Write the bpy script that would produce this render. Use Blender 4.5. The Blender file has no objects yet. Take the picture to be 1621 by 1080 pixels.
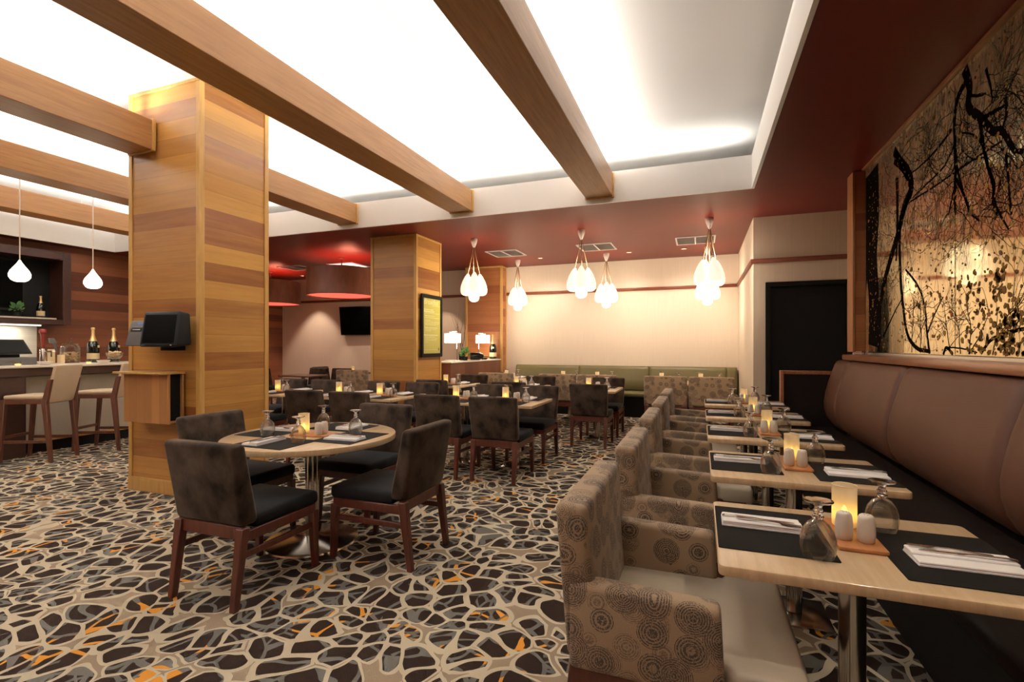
import bpy, bmesh, math, random
from mathutils import Vector, Matrix
random.seed(7)
PI = math.pi
S = bpy.context.scene
C = S.collection

# ------------------------------------------------------------------ camera
F = 791.0; CXP, HY = 810.5, 548.0; EYE = 1.38; YAW = math.radians(20.6)
CS, SN = math.cos(YAW), math.sin(YAW)
cd = bpy.data.cameras.new('camera'); cam = bpy.data.objects.new('camera', cd); C.objects.link(cam)
cam.location = (0, 0, EYE); cam.rotation_euler = (PI/2, 0, YAW)
cd.sensor_width = 36; cd.lens = F/1621*36; cd.shift_y = (HY-540)/1621; cd.clip_start = .05
S.camera = cam
def on_x(u, v, X):
    """Where on the vertical plane at X a point of the survey photograph lies: (Y, z)."""
    xc = (u-CXP)/F
    d = X/(xc*CS-SN)
    return d*(xc*SN+CS), EYE+(HY-v)/F*d

# ------------------------------------------------------------------ materials
def nd(nt, typ, ins=None, **attrs):
    n = nt.nodes.new(typ)
    for k, v in attrs.items(): setattr(n, k, v)
    for k, v in (ins or {}).items():
        s = n.inputs[k]
        if isinstance(v, bpy.types.NodeSocket): nt.links.new(v, s)
        else: s.default_value = v
    return n
def newmat(name):
    m = bpy.data.materials.new(name); m.use_nodes = True
    nt = m.node_tree
    return m, nt, nt.nodes['Principled BSDF']
def c4(c): return (c[0], c[1], c[2], 1)
def simple(name, col, rough=.5, metal=0, **kw):
    m, nt, b = newmat(name)
    b.inputs['Base Color'].default_value = c4(col); b.inputs['Roughness'].default_value = rough
    b.inputs['Metallic'].default_value = metal
    for k, v in kw.items(): b.inputs[k.replace('_', ' ')].default_value = v
    return m
def mth(nt, op, a, b=0.0, c=0.0, clamp=False):
    n = nt.nodes.new('ShaderNodeMath'); n.operation = op; n.use_clamp = clamp
    for i, v in enumerate((a, b, c)):
        if isinstance(v, bpy.types.NodeSocket): nt.links.new(v, n.inputs[i])
        else: n.inputs[i].default_value = v
    return n.outputs[0]
def mix(nt, f, a, b, mode='MIX'):
    n = nt.nodes.new('ShaderNodeMix'); n.data_type = 'RGBA'; n.blend_type = mode
    for i, v in ((0, f), (6, a), (7, b)):
        if isinstance(v, bpy.types.NodeSocket): nt.links.new(v, n.inputs[i])
        else: n.inputs[i].default_value = v if i == 0 else c4(v)
    return n.outputs[2]
def coords(nt, scale=(1, 1, 1), which='Object'):
    tc = nd(nt, 'ShaderNodeTexCoord')
    return nd(nt, 'ShaderNodeMapping', {'Vector': tc.outputs[which], 'Scale': scale}).outputs[0]
def noise(nt, vec, scale, detail=2.0, rough=.5, out='Fac', **at):
    return nd(nt, 'ShaderNodeTexNoise', {'Vector': vec, 'Scale': scale, 'Detail': detail, 'Roughness': rough}, **at).outputs[out]
def bump(nt, b, h, strength=.2, dist=.002):
    n = nd(nt, 'ShaderNodeBump', {'Height': h, 'Strength': strength, 'Distance': dist})
    nt.links.new(n.outputs[0], b.inputs['Normal'])

def plank_wood(name, dark, light, h=.165, rough=.38, axis=2, seam=.014, coat=0.0, grain_axis=None):
    """Boards stacked along AXIS, each its own tone, with grain running across."""
    m, nt, b = newmat(name)
    tc = nd(nt, 'ShaderNodeTexCoord'); o = tc.outputs['Object']
    sep = nd(nt, 'ShaderNodeSeparateXYZ', {0: o}); ns = nd(nt, 'ShaderNodeSeparateXYZ', {0: tc.outputs['Normal']})
    z = mth(nt, 'DIVIDE', sep.outputs[axis], h)
    idx = mth(nt, 'FLOOR', z); fr = mth(nt, 'FRACT', z)
    side = mth(nt, 'ROUND', mth(nt, 'ABSOLUTE', ns.outputs[0]))
    wn = nd(nt, 'ShaderNodeTexWhiteNoise', {'Vector': nd(nt, 'ShaderNodeCombineXYZ', {0: idx, 1: mth(nt, 'MULTIPLY', side, 7.3)}).outputs[0]}, noise_dimensions='3D')
    sc = [1.6, 1.6, 1.6]; sc[axis] = 26
    gv = nd(nt, 'ShaderNodeMapping', {'Vector': o, 'Scale': sc})
    gv2 = nd(nt, 'ShaderNodeVectorMath', {0: gv.outputs[0], 1: wn.outputs['Color']}, operation='ADD').outputs[0]
    g = noise(nt, gv2, 1.6, 5, .62)
    g2 = noise(nt, gv2, .55, 2, .5)
    t = mth(nt, 'ADD', mth(nt, 'MULTIPLY_ADD', wn.outputs['Value'], 1.0, -.2), mth(nt, 'ADD', mth(nt, 'MULTIPLY', g, .45), mth(nt, 'MULTIPLY_ADD', g2, .5, -.36)), clamp=True)
    col = mix(nt, t, dark, light)
    sm = mth(nt, 'LESS_THAN', fr, seam)
    col = mix(nt, mth(nt, 'MULTIPLY', sm, .7), col, [c*.25 for c in dark])
    nt.links.new(col, b.inputs['Base Color'])
    b.inputs['Roughness'].default_value = rough; b.inputs['Coat Weight'].default_value = coat; b.inputs['Coat Roughness'].default_value = .15
    bump(nt, b, mth(nt, 'SUBTRACT', g, mth(nt, 'MULTIPLY', sm, .8)), .12, .002)
    return m
def grain_wood(name, dark, light, along=(1, 14, 14), rough=.35, coat=0.0, scale=3.0):
    m, nt, b = newmat(name)
    v = coords(nt, along)
    t = noise(nt, v, scale, 5, .65)
    t = nd(nt, 'ShaderNodeMapRange', {0: t, 1: .3, 2: .7}).outputs[0]
    nt.links.new(mix(nt, t, dark, light), b.inputs['Base Color'])
    b.inputs['Roughness'].default_value = rough; b.inputs['Coat Weight'].default_value = coat; b.inputs['Coat Roughness'].default_value = .12
    bump(nt, b, t, .05, .001)
    return m
def mottled(name, a, b_, scale, stretch=(1, 1, 1), rough=.7, sheen=0.0, bmp=.0, bscale=200, **kw):
    m, nt, b = newmat(name)
    v = coords(nt, stretch)
    t = nd(nt, 'ShaderNodeMapRange', {0: noise(nt, v, scale, 3, .6), 1: .32, 2: .68}).outputs[0]
    nt.links.new(mix(nt, t, a, b_), b.inputs['Base Color'])
    b.inputs['Roughness'].default_value = rough
    b.inputs['Sheen Weight'].default_value = sheen; b.inputs['Sheen Roughness'].default_value = .35
    for k, w in kw.items(): b.inputs[k.replace('_', ' ')].default_value = w
    if bmp: bump(nt, b, noise(nt, v, bscale, 2), bmp, .002)
    return m
def emit(name, col, strength):
    m, nt, b = newmat(name)
    b.inputs['Base Color'].default_value = c4(col); b.inputs['Emission Color'].default_value = c4(col); b.inputs['Emission Strength'].default_value = strength
    return m

M = {}
M['column'] = plank_wood('cedar_planks', (.20, .066, .015), (.60, .325, .082), h=.165, rough=.36)
M['darkpanel'] = plank_wood('mahogany_planks', (.10, .028, .014), (.30, .105, .045), h=.17, rough=.4)
M['pilaster'] = plank_wood('reddish_planks', (.24, .075, .028), (.50, .21, .075), h=.17, rough=.4)
M['trimwood'] = grain_wood('cedar_trim', (.46, .25, .068), (.60, .365, .12), (8, 8, 1), .38)
M['beam'] = grain_wood('beam_veneer', (.235, .103, .032), (.37, .185, .062), (14, .8, 14), .42, 0)
M['redwood'] = grain_wood('rail_mahogany', (.13, .032, .016), (.22, .065, .03), (2, 2, 10), .4)
M['rail'] = grain_wood('ledge_mahogany', (.20, .07, .03), (.33, .13, .06), (14, 1, 14), .3, .3)
M['legwood'] = grain_wood('chair_leg_wood', (.05, .010, .006), (.11, .024, .012), (14, 14, 1.5), .38)
M['stoolwood'] = grain_wood('stool_leg_wood', (.06, .018, .010), (.12, .04, .02), (14, 14, 1.5), .4)
M['maple'] = grain_wood('maple_tabletop', (.60, .42, .235), (.76, .58, .37), (14, 1.2, 3), .3, .5)
M['darktop'] = grain_wood('dark_tabletop', (.09, .035, .02), (.15, .06, .035), (2, 14, 2), .3, .4)
M['boxwood'] = plank_wood('fumed_oak_boards', (.26, .11, .035), (.44, .21, .07), h=.1, axis=0, rough=.4)
M['dividerwood'] = plank_wood('divider_veneer', (.11, .04, .022), (.20, .075, .04), h=.3, axis=1, rough=.4)
M['cream_stone'] = simple('cream_counter_top', (.78, .72, .64), .3)
M['white_paint'] = simple('white_paint', (.93, .92, .90), .55)
M['ceil'] = simple('ceiling_paint', (.88, .87, .85), .8, Specular_IOR_Level=.2)
M['red'] = mottled('oxblood_soffit', (.12, .011, .008), (.135, .014, .010), .6, rough=.42, Specular_IOR_Level=.5)
M['black'] = simple('black_paint', (.004, .004, .004), .6, Specular_IOR_Level=.2)
M['plastic'] = simple('black_plastic', (.009, .009, .010), .5, Specular_IOR_Level=.16)
M['greyplastic'] = simple('grey_plastic', (.07, .068, .066), .45)
M['screen'] = simple('black_screen', (.0015, .0015, .0015), .3, Specular_IOR_Level=.04)
M['chrome'] = simple('brushed_chrome', (.62, .58, .54), .18, 1)
M['steel'] = simple('polished_steel', (.75, .74, .72), .2, 1)
M['velvet'] = mottled('brown_velvet', (.009, .005, .004), (.062, .040, .028), 7, (1, 1, .8), .85, .20, .15, 120, Specular_IOR_Level=.12, Sheen_Tint=(1, .78, .6, 1))
M['velvet_seat'] = mottled('charcoal_velvet', (.005, .005, .006), (.012, .012, .014), 4, (1, 1, 1), .8, .08, .1, 120, Specular_IOR_Level=.15)
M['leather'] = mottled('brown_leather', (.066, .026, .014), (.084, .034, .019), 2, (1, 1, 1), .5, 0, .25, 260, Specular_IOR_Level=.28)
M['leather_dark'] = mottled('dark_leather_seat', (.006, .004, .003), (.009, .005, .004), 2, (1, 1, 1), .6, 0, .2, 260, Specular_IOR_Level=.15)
M['olive'] = mottled('olive_leather', (.105, .088, .032), (.13, .108, .042), 2, (1, 1, 1), .42, 0, .15, 200)
M['cream_seat'] = mottled('cream_vinyl', (.46, .40, .31), (.52, .455, .36), 3, (1, 1, 1), .42, 0, .15, 220)
M['stool_cream'] = mottled('ivory_upholstery', (.62, .49, .34), (.68, .55, .39), 3, (1, 1, 1), .6, 0, .1, 220)
M['espresso'] = grain_wood('espresso_wood', (.022, .007, .004), (.045, .015, .009), (2, 2, 10), .4)
M['posttrim'] = grain_wood('post_edge_wood', (.26, .10, .04), (.38, .165, .065), (8, 8, 1), .4)
M['mat'] = mottled('black_woven_mat', (.004, .0035, .003), (.010, .008, .007), 60, (1, 6, 1), .8, Specular_IOR_Level=.12)
M['napkin'] = mottled('white_linen', (.90, .88, .88), (.94, .93, .93), 12, (1, 1, 1), .8, .2, .1, 300)
M['ceramic'] = simple('white_ceramic', (.82, .77, .70), .28)
M['board'] = grain_wood('cherry_board', (.36, .135, .045), (.52, .22, .08), (10, 1.5, 10), .4)
M['gold'] = simple('gold_foil', (.72, .50, .22), .35, .7)
M['bottle'] = simple('dark_bottle_glass', (.004, .006, .005), .08)
M['label_cream'] = simple('paper_label', (.62, .50, .30), .6)
M['leaf'] = simple('green_leaf', (.06, .16, .04), .5)
M['twig'] = simple('brown_twig', (.10, .05, .025), .7)
M['vent'] = simple('vent_white', (.62, .55, .50), .5)
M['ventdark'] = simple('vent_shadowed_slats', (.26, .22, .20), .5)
M['canopy'] = simple('blush_ceramic', (.72, .62, .55), .4)
M['cord'] = simple('tan_cord', (.28, .16, .08), .7)
M['cable'] = simple('steel_cable', (.5, .48, .46), .3, 1)
M['candlewax'] = simple('ivory_candle', (.80, .66, .40), .5)
M['cork'] = simple('cork', (.72, .55, .34), .8)
M['brass'] = simple('brass_trim', (.6, .42, .2), .3, 1)
M['bulb'] = emit('opal_bulb_glow', (1.0, .90, .72), .95)
M['drop'] = emit('teardrop_glow', (1.0, .89, .74), 3.5)
M['shade'] = emit('lampshade_glow', (1.0, .92, .80), 3.5)
M['flame'] = emit('candle_flame', (1.0, .60, .10), 17.0)
M['panel_light'] = emit('ceiling_panel_light', (1.0, .88, .86), 1.3)
M['drumglow'] = emit('red_diffuser_glow', (1.0, .15, .10), 1.1)
M['tealight'] = emit('tealight_glow', (1.0, .55, .15), 3.0)
M['downlamp'] = emit('downlight_lens', (1.0, .8, .55), 2.0)
M['striplight'] = emit('strip_light', (1.0, .92, .82), 2.0)

def wallpaper():
    m, nt, b = newmat('cream_wallpaper')
    v = coords(nt, (60, 60, 1.2))
    t = noise(nt, v, 1.3, 3, .6)
    nt.links.new(mix(nt, t, (.58, .475, .36), (.70, .59, .46)), b.inputs['Base Color'])
    b.inputs['Roughness'].default_value = .75
    bump(nt, b, t, .15, .002)
    return m
M['paper'] = wallpaper()
def bar_front():
    m, nt, b = newmat('ivory_bar_panel')
    t = noise(nt, coords(nt, (20, 20, 3)), 4, 3, .6)
    nt.links.new(mix(nt, t, (.50, .46, .38), (.60, .56, .47)), b.inputs['Base Color']); b.inputs['Roughness'].default_value = .5
    return m
M['barfront'] = bar_front()
def backsplash():
    m, nt, b = newmat('mosaic_backsplash')
    br = nd(nt, 'ShaderNodeTexBrick', {'Vector': nd(nt, 'ShaderNodeMapping', {'Vector': nd(nt, 'ShaderNodeTexCoord').outputs['Object'], 'Rotation': (PI/2, 0, PI/2)}).outputs[0], 'Color1': (.80, .78, .70, 1), 'Color2': (.72, .70, .62, 1), 'Mortar': (.55, .52, .45, 1), 'Scale': 14, 'Mortar Size': .012})
    nt.links.new(br.outputs[0], b.inputs['Base Color']); b.inputs['Roughness'].default_value = .3
    return m
M['splash'] = backsplash()

def carpet():
    m, nt, b = newmat('patterned_carpet')
    tc = nd(nt, 'ShaderNodeTexCoord')
    p = nd(nt, 'ShaderNodeMapping', {'Vector': tc.outputs['Object'], 'Scale': (1, 1, 0)}).outputs[0]
    def warp(vec, sc, amt, off):
        v = nd(nt, 'ShaderNodeVectorMath', {0: vec, 1: (off, off*1.7, 0)}, operation='ADD').outputs[0]
        n = nd(nt, 'ShaderNodeTexNoise', {'Vector': v, 'Scale': sc, 'Detail': 1.0}).outputs['Color']
        d = nd(nt, 'ShaderNodeVectorMath', {0: n, 1: (.5, .5, .5)}, operation='SUBTRACT').outputs[0]
        d = nd(nt, 'ShaderNodeVectorMath', {0: d, 1: (amt, amt, 0)}, operation='MULTIPLY').outputs[0]
        return nd(nt, 'ShaderNodeVectorMath', {0: vec, 1: d}, operation='ADD').outputs[0]
    def gap(vec, sc, rnd=1.0):
        f1 = nd(nt, 'ShaderNodeTexVoronoi', {'Vector': vec, 'Scale': sc, 'Randomness': rnd}, voronoi_dimensions='2D', feature='F1')
        f2 = nd(nt, 'ShaderNodeTexVoronoi', {'Vector': vec, 'Scale': sc, 'Randomness': rnd}, voronoi_dimensions='2D', feature='F2')
        return mth(nt, 'SUBTRACT', f2.outputs['Distance'], f1.outputs['Distance']), f1.outputs['Distance']
    pw = warp(warp(p, 1.3, .45, 0), 4.0, .13, 3)
    e1, c1 = gap(pw, 6.8, .9)
    nz = noise(nt, p, 2.6, 1)
    tk = nd(nt, 'ShaderNodeMapRange', {0: noise(nt, nd(nt, 'ShaderNodeVectorMath', {0: p, 1: (3, 7, 0)}, operation='ADD').outputs[0], 3.6, 1), 1: .50, 2: .68, 3: -.06, 4: .17}).outputs[0]
    w = mth(nt, 'ADD', nd(nt, 'ShaderNodeMapRange', {0: nz, 1: .3, 2: .7, 3: .10, 4: .19}).outputs[0], mth(nt, 'MAXIMUM', tk, 0.0))
    m1 = mth(nt, 'MINIMUM', e1, mth(nt, 'MULTIPLY_ADD', c1, -1.25, .93))
    line1 = mth(nt, 'LESS_THAN', m1, w)
    taupe = mth(nt, 'LESS_THAN', mth(nt, 'MINIMUM', mth(nt, 'ADD', e1, .02), mth(nt, 'MULTIPLY_ADD', c1, -1.25, .93)), tk)
    ps = nd(nt, 'ShaderNodeVectorMath', {0: p, 1: (5.3, 2.1, 0)}, operation='ADD').outputs[0]
    q = warp(warp(ps, 1.7, .4, 9), 6, .09, 12)
    e2, c2 = gap(q, 6.0)
    line2 = mth(nt, 'LESS_THAN', e2, .115)
    sel = noise(nt, p, 3.1, 1)
    sel2 = noise(nt, nd(nt, 'ShaderNodeVectorMath', {0: p, 1: (8, 8, 0)}, operation='ADD').outputs[0], 1.9, 1)
    fib = noise(nt, p, 260, 2)
    brown = mix(nt, fib, (.014, .008, .006), (.036, .023, .018))
    gray = mix(nt, fib, (.085, .08, .07), (.15, .14, .125))
    orange = mix(nt, fib, (.55, .22, .035), (.80, .36, .06))
    cream = mix(nt, fib, (.44, .375, .265), (.66, .585, .44))
    tau = mix(nt, fib, (.22, .165, .115), (.33, .255, .18))
    c = mix(nt, line2, brown, mix(nt, mth(nt, 'GREATER_THAN', sel, .60), gray, orange))
    e3, c3 = gap(warp(p, 2.2, .3, 20), 9.0)
    ln3 = mth(nt, 'MULTIPLY', mth(nt, 'LESS_THAN', e3, .13), mth(nt, 'GREATER_THAN', sel2, .52))
    c = mix(nt, ln3, c, gray)
    c = mix(nt, line1, c, cream)
    c = mix(nt, taupe, c, tau)
    nt.links.new(c, b.inputs['Base Color'])
    b.inputs['Roughness'].default_value = .95; b.inputs['Specular IOR Level'].default_value = .05
    bump(nt, b, mth(nt, 'ADD', fib, mth(nt, 'MULTIPLY', line1, .6)), .5, .004)
    return m
M['carpet'] = carpet()

def circles(name='circle_print_fabric'):
    m, nt, b = newmat(name)
    tc = nd(nt, 'ShaderNodeTexCoord'); o = tc.outputs['Object']
    def layer(off, sc, rad, ring):
        v = nd(nt, 'ShaderNodeVectorMath', {0: o, 1: off}, operation='ADD').outputs[0]
        vo = nd(nt, 'ShaderNodeTexVoronoi', {'Vector': v, 'Scale': sc, 'Randomness': .7}, voronoi_dimensions='3D', feature='F1')
        d = vo.outputs['Distance']
        inside = mth(nt, 'LESS_THAN', d, rad)
        r = mth(nt, 'GREATER_THAN', mth(nt, 'SINE', mth(nt, 'MULTIPLY', d, ring)), -.25)
        dash = mth(nt, 'GREATER_THAN', noise(nt, v, 260, 1), .43)
        return mth(nt, 'MULTIPLY', inside, mth(nt, 'MULTIPLY', r, dash)), inside
    l1, in1 = layer((.02, .03, .01), 9.6, .50, 104)
    l2, in2 = layer((.51, .27, .33), 11.0, .47, 96)
    weave = noise(nt, o, 420, 2)
    base = mix(nt, weave, (.25, .165, .098), (.39, .275, .17))
    c = mix(nt, mth(nt, 'MULTIPLY', l2, .85), base, (.12, .078, .05))
    c = mix(nt, mth(nt, 'MULTIPLY', in1, .25), c, (.20, .13, .08))
    c = mix(nt, l1, c, (.052, .034, .024))
    nt.links.new(c, b.inputs['Base Color'])
    b.inputs['Roughness'].default_value = .8; b.inputs['Sheen Weight'].default_value = .15
    bump(nt, b, weave, .25, .002)
    return m
M['circles'] = circles()

def thin_glass(name, tint=(1, 1, 1), blend=.32, rough=.0, gain=1.0):
    m, nt, b = newmat(name); nt.nodes.remove(b)
    out = nt.nodes['Material Output']
    lw = nd(nt, 'ShaderNodeLayerWeight', {'Blend': .5})
    tr = nd(nt, 'ShaderNodeBsdfTransparent', {'Color': c4(tint)}); gl = nd(nt, 'ShaderNodeBsdfGlossy', {'Color': (1, 1, 1, 1), 'Roughness': rough})
    f = mth(nt, 'MULTIPLY', mth(nt, 'MULTIPLY_ADD', mth(nt, 'POWER', lw.outputs['Facing'], 4.0), .9, .045), gain, clamp=True)
    mx = nd(nt, 'ShaderNodeMixShader', {0: f, 1: tr.outputs[0], 2: gl.outputs[0]})
    nt.links.new(mx.outputs[0], out.inputs[0])
    return m
def goblet_glass():
    m, nt, b = newmat('clear_glass')
    b.inputs['Roughness'].default_value = 0; b.inputs['Transmission Weight'].default_value = 1; b.inputs['IOR'].default_value = 1.5
    tr = nd(nt, 'ShaderNodeBsdfTransparent', {'Color': (.96, .96, .95, 1)})
    lw = nd(nt, 'ShaderNodeLayerWeight', {'Blend': .5})
    fac = mth(nt, 'MULTIPLY_ADD', mth(nt, 'POWER', lw.outputs['Facing'], 2.0), .85, .15, True)
    mx = nd(nt, 'ShaderNodeMixShader', {0: fac, 1: tr.outputs[0], 2: b.outputs[0]})
    nt.links.new(mx.outputs[0], nt.nodes['Material Output'].inputs[0])
    return m
M['glass'] = goblet_glass(); M['stem'] = simple('solid_glass', (1, 1, 1), 0, 0, Transmission_Weight=1.0, IOR=1.5)
def frosted():
    m, nt, b = newmat('frosted_candle_glass'); nt.nodes.remove(b)
    out = nt.nodes['Material Output']
    tl = nd(nt, 'ShaderNodeBsdfTranslucent', {'Color': (.99, .92, .76, 1)}); df = nd(nt, 'ShaderNodeBsdfDiffuse', {'Color': (.90, .82, .66, 1)})
    tp = nd(nt, 'ShaderNodeBsdfTransparent', {'Color': (1, .95, .85, 1)})
    a = nd(nt, 'ShaderNodeMixShader', {0: .42, 1: tl.outputs[0], 2: df.outputs[0]})
    a2 = nd(nt, 'ShaderNodeMixShader', {0: .16, 1: a.outputs[0], 2: tp.outputs[0]})
    nt.links.new(a2.outputs[0], out.inputs[0])
    return m
M['frost'] = frosted()
def antique_mirror():
    m, nt, b = newmat('antiqued_mirror')
    v = coords(nt, (1, 2.2, .9))
    blot = nd(nt, 'ShaderNodeMapRange', {0: noise(nt, v, 3.2, 4, .7), 1: .34, 2: .58}).outputs[0]
    speck = nd(nt, 'ShaderNodeMapRange', {0: noise(nt, v, 17, 4, .72), 1: .41, 2: .57}).outputs[0]
    z = nd(nt, 'ShaderNodeSeparateXYZ', {0: nd(nt, 'ShaderNodeTexCoord').outputs['Object']}).outputs[2]
    up = nd(nt, 'ShaderNodeMapRange', {0: z, 1: 1.8, 2: 2.6, 3: .22, 4: 1.0}).outputs[0]
    k = mth(nt, 'MULTIPLY', mth(nt, 'MULTIPLY', speck, blot), up, clamp=True)
    c = mix(nt, k, (.93, .78, .47), (.085, .034, .011))
    nt.links.new(c, b.inputs['Base Color'])
    nt.links.new(mth(nt, 'MULTIPLY_ADD', k, -.55, 1.0), b.inputs['Metallic'])
    nt.links.new(mth(nt, 'MULTIPLY_ADD', k, .3, .035), b.inputs['Roughness'])
    return m
M['mirror'] = antique_mirror()
M['print_dark'] = simple('printed_branch', (.006, .004, .003), .9, Specular_IOR_Level=.0)
M['print_brown'] = simple('printed_leaf_brown', (.13, .07, .02),.8, Specular_IOR_Level=.1)
M['print_olive'] = simple('printed_leaf_ochre', (.22, .13, .022),.8, Specular_IOR_Level=.1)
M['print_rust'] = simple('printed_leaf_rust', (.20, .065, .018),.8, Specular_IOR_Level=.1)
M['poster'] = simple('green_poster', (.50, .47, .045), .4)
M['poster_text'] = simple('pale_lettering', (.80, .76, .42), .5)
M['poster_mark'] = simple('dark_red_mark', (.16, .03, .02), .5)
M['posterglass'] = thin_glass('poster_glass', (1, 1, 1), .2, .06)
M['white_text'] = simple('white_lettering', (.85, .85, .85), .5)
M['rust_box'] = mottled('copper_box', (.16, .07, .05), (.3, .16, .11), 8, rough=.4)

# ------------------------------------------------------------------ mesh helper
class MB:
    def __init__(s): s.bm = bmesh.new()
    def _add(s, t, r=0, seg=2, mi=0, mat=None, edges=None):
        if r:
            es = [e for e in t.edges if edges is None or edges(e)]
            bmesh.ops.bevel(t, geom=es, offset=r, segments=seg, profile=.5, affect='EDGES', clamp_overlap=True)
        if mat is not None: t.transform(mat)
        for f in t.faces: f.material_index = mi
        me = bpy.data.meshes.new('tmp'); t.to_mesh(me); t.free()
        s.bm.from_mesh(me); bpy.data.meshes.remove(me)
        return s
    def hexa(s, lo, hi, r=0, seg=2, mi=0, mat=None):
        """lo, hi: four corners each, same winding."""
        t = bmesh.new(); v = [t.verts.new(p) for p in list(lo)+list(hi)]
        for q in ((3, 2, 1, 0), (4, 5, 6, 7), (0, 1, 5, 4), (1, 2, 6, 5), (2, 3, 7, 6), (3, 0, 4, 7)): t.faces.new([v[i] for i in q])
        bmesh.ops.recalc_face_normals(t, faces=t.faces)
        return s._add(t, r, seg, mi, mat)
    def box(s, x0, x1, y0, y1, z0, z1, r=0, seg=2, mi=0, mat=None):
        q = [(x0, y0), (x1, y0), (x1, y1), (x0, y1)]
        return s.hexa([(x, y, z0) for x, y in q], [(x, y, z1) for x, y in q], r, seg, mi, mat)
    def leg(s, b, t, sb, st, r=.004, mi=0, mat=None):
        """a tapered square bar from b to t with half sizes sb and st"""
        f = lambda p, k: [(p[0]-k, p[1]-k, p[2]), (p[0]+k, p[1]-k, p[2]), (p[0]+k, p[1]+k, p[2]), (p[0]-k, p[1]+k, p[2])]
        return s.hexa(f(b, sb), f(t, st), r, 1, mi, mat)
    def prism(s, poly, z0, z1, r=0, seg=2, mi=0, mat=None, flat_only=False):
        t = bmesh.new(); lo = [t.verts.new((x, y, z0)) for x, y in poly]; hi = [t.verts.new((x, y, z1)) for x, y in poly]
        n = len(poly); t.faces.new(lo[::-1]); t.faces.new(hi)
        for i in range(n): t.faces.new((lo[i], lo[(i+1) % n], hi[(i+1) % n], hi[i]))
        bmesh.ops.recalc_face_normals(t, faces=t.faces)
        ed = (lambda e: abs(e.verts[0].co.z-e.verts[1].co.z) < 1e-6) if flat_only else None
        return s._add(t, r, seg, mi, mat, ed)
    def lathe(s, prof, n=24, at=(0, 0, 0), mi=0, mat=None, cap=True):
        t = bmesh.new(); rings = []
        for r, z in prof:
            if r < 1e-5: rings.append([t.verts.new((at[0], at[1], at[2]+z))])
            else: rings.append([t.verts.new((at[0]+r*math.cos(2*PI*i/n), at[1]+r*math.sin(2*PI*i/n), at[2]+z)) for i in range(n)])
        for a, b in zip(rings, rings[1:]):
            for i in range(n):
                j = (i+1) % n
                if len(a) == 1 and len(b) > 1: t.faces.new((a[0], b[j], b[i]))
                elif len(b) == 1 and len(a) > 1: t.faces.new((a[i], a[j], b[0]))
                elif len(a) > 1: t.faces.new((a[i], a[j], b[j], b[i]))
        if cap:
            for q in (rings[0], rings[-1]):
                if len(q) > 1: t.faces.new(q)
        if cap: bmesh.ops.recalc_face_normals(t, faces=t.faces)
        return s._add(t, 0, 0, mi, mat)
    def cyl(s, p0, p1, r0, r1=None, n=16, mi=0):
        p0, p1 = Vector(p0), Vector(p1); d = p1-p0
        q = Vector((0, 0, 1)).rotation_difference(d.normalized()).to_matrix().to_4x4()
        return s.lathe([(r0, 0), (r0 if r1 is None else r1, d.length)], n, mi=mi, mat=Matrix.Translation(p0) @ q)
    def tube(s, pts, r, n=8, mi=0):
        pts = [Vector(p) for p in pts]; t = bmesh.new(); rings = []
        for i, p in enumerate(pts):
            d = (pts[min(i+1, len(pts)-1)]-pts[max(i-1, 0)]).normalized()
            a = d.orthogonal().normalized(); b = d.cross(a)
            if rings:
                a = (pa - d*pa.dot(d)).normalized(); b = d.cross(a)
            pa = a
            rr = r[i] if isinstance(r, (list, tuple)) else r
            rings.append([t.verts.new(p+a*rr*math.cos(2*PI*k/n)+b*rr*math.sin(2*PI*k/n)) for k in range(n)])
        for x, y in zip(rings, rings[1:]):
            for k in range(n): t.faces.new((x[k], x[(k+1) % n], y[(k+1) % n], y[k]))
        t.faces.new(rings[0][::-1]); t.faces.new(rings[-1])
        bmesh.ops.recalc_face_normals(t, faces=t.faces)
        return s._add(t, 0, 0, mi)
    def quad(s, pts, mi=0):
        f = s.bm.faces.new([s.bm.verts.new(p) for p in pts]); f.material_index = mi; return s
    def loft(s, rings, mi=0, close=True):
        """rings: lists of points, each a closed outline"""
        t = bmesh.new(); R = [[t.verts.new(p) for p in q] for q in rings]; n = len(R[0])
        for a, b in zip(R, R[1:]):
            for i in range(n): t.faces.new((a[i], a[(i+1) % n], b[(i+1) % n], b[i]))
        if close: t.faces.new(R[0][::-1]); t.faces.new(R[-1])
        bmesh.ops.recalc_face_normals(t, faces=t.faces)
        return s._add(t, 0, 0, mi)
def obj(name, mb, mats, parent=None, ang=.65):
    me = bpy.data.meshes.new(name); mb.bm.to_mesh(me); mb.bm.free()
    for m in (mats if isinstance(mats, (list, tuple)) else [mats]): me.materials.append(M[m])
    for p in me.polygons: p.use_smooth = True
    me.set_sharp_from_angle(angle=ang)
    o = bpy.data.objects.new(name, me); C.objects.link(o)
    if parent: o.parent = parent
    return o
def tag(o, label=None, cat=None, group=None, kind=None):
    if label: o['label'] = label
    if cat: o['category'] = cat
    if group: o['group'] = group
    if kind: o['kind'] = kind
    return o
def thing(name, label, cat, loc=(0, 0, 0), rotz=0.0, group=None):
    o = bpy.data.objects.new(name, None); C.objects.link(o); o.empty_display_size = .1
    o.location = loc; o.rotation_euler = (0, 0, rotz)
    return tag(o, label, cat, group)
def struct(name, mb, mats, label, cat='room'):
    return tag(obj(name, mb, mats), label, cat, None, 'structure')
def dup(root, loc, rotz, label, group=None):
    def cp(o, par):
        c = o.copy(); C.objects.link(c); c.parent = par
        for k in KIDS.get(o.name, ()): cp(k, c)
        return c
    r = cp(root, None); r.location = loc; r.rotation_euler = (0, 0, rotz); r['label'] = label
    if group: r['group'] = group
    return r
KIDS = {}
def index_kids(o):
    KIDS[o.name] = list(o.children)
    for k in o.children: index_kids(k)
PROTO = {}
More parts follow.
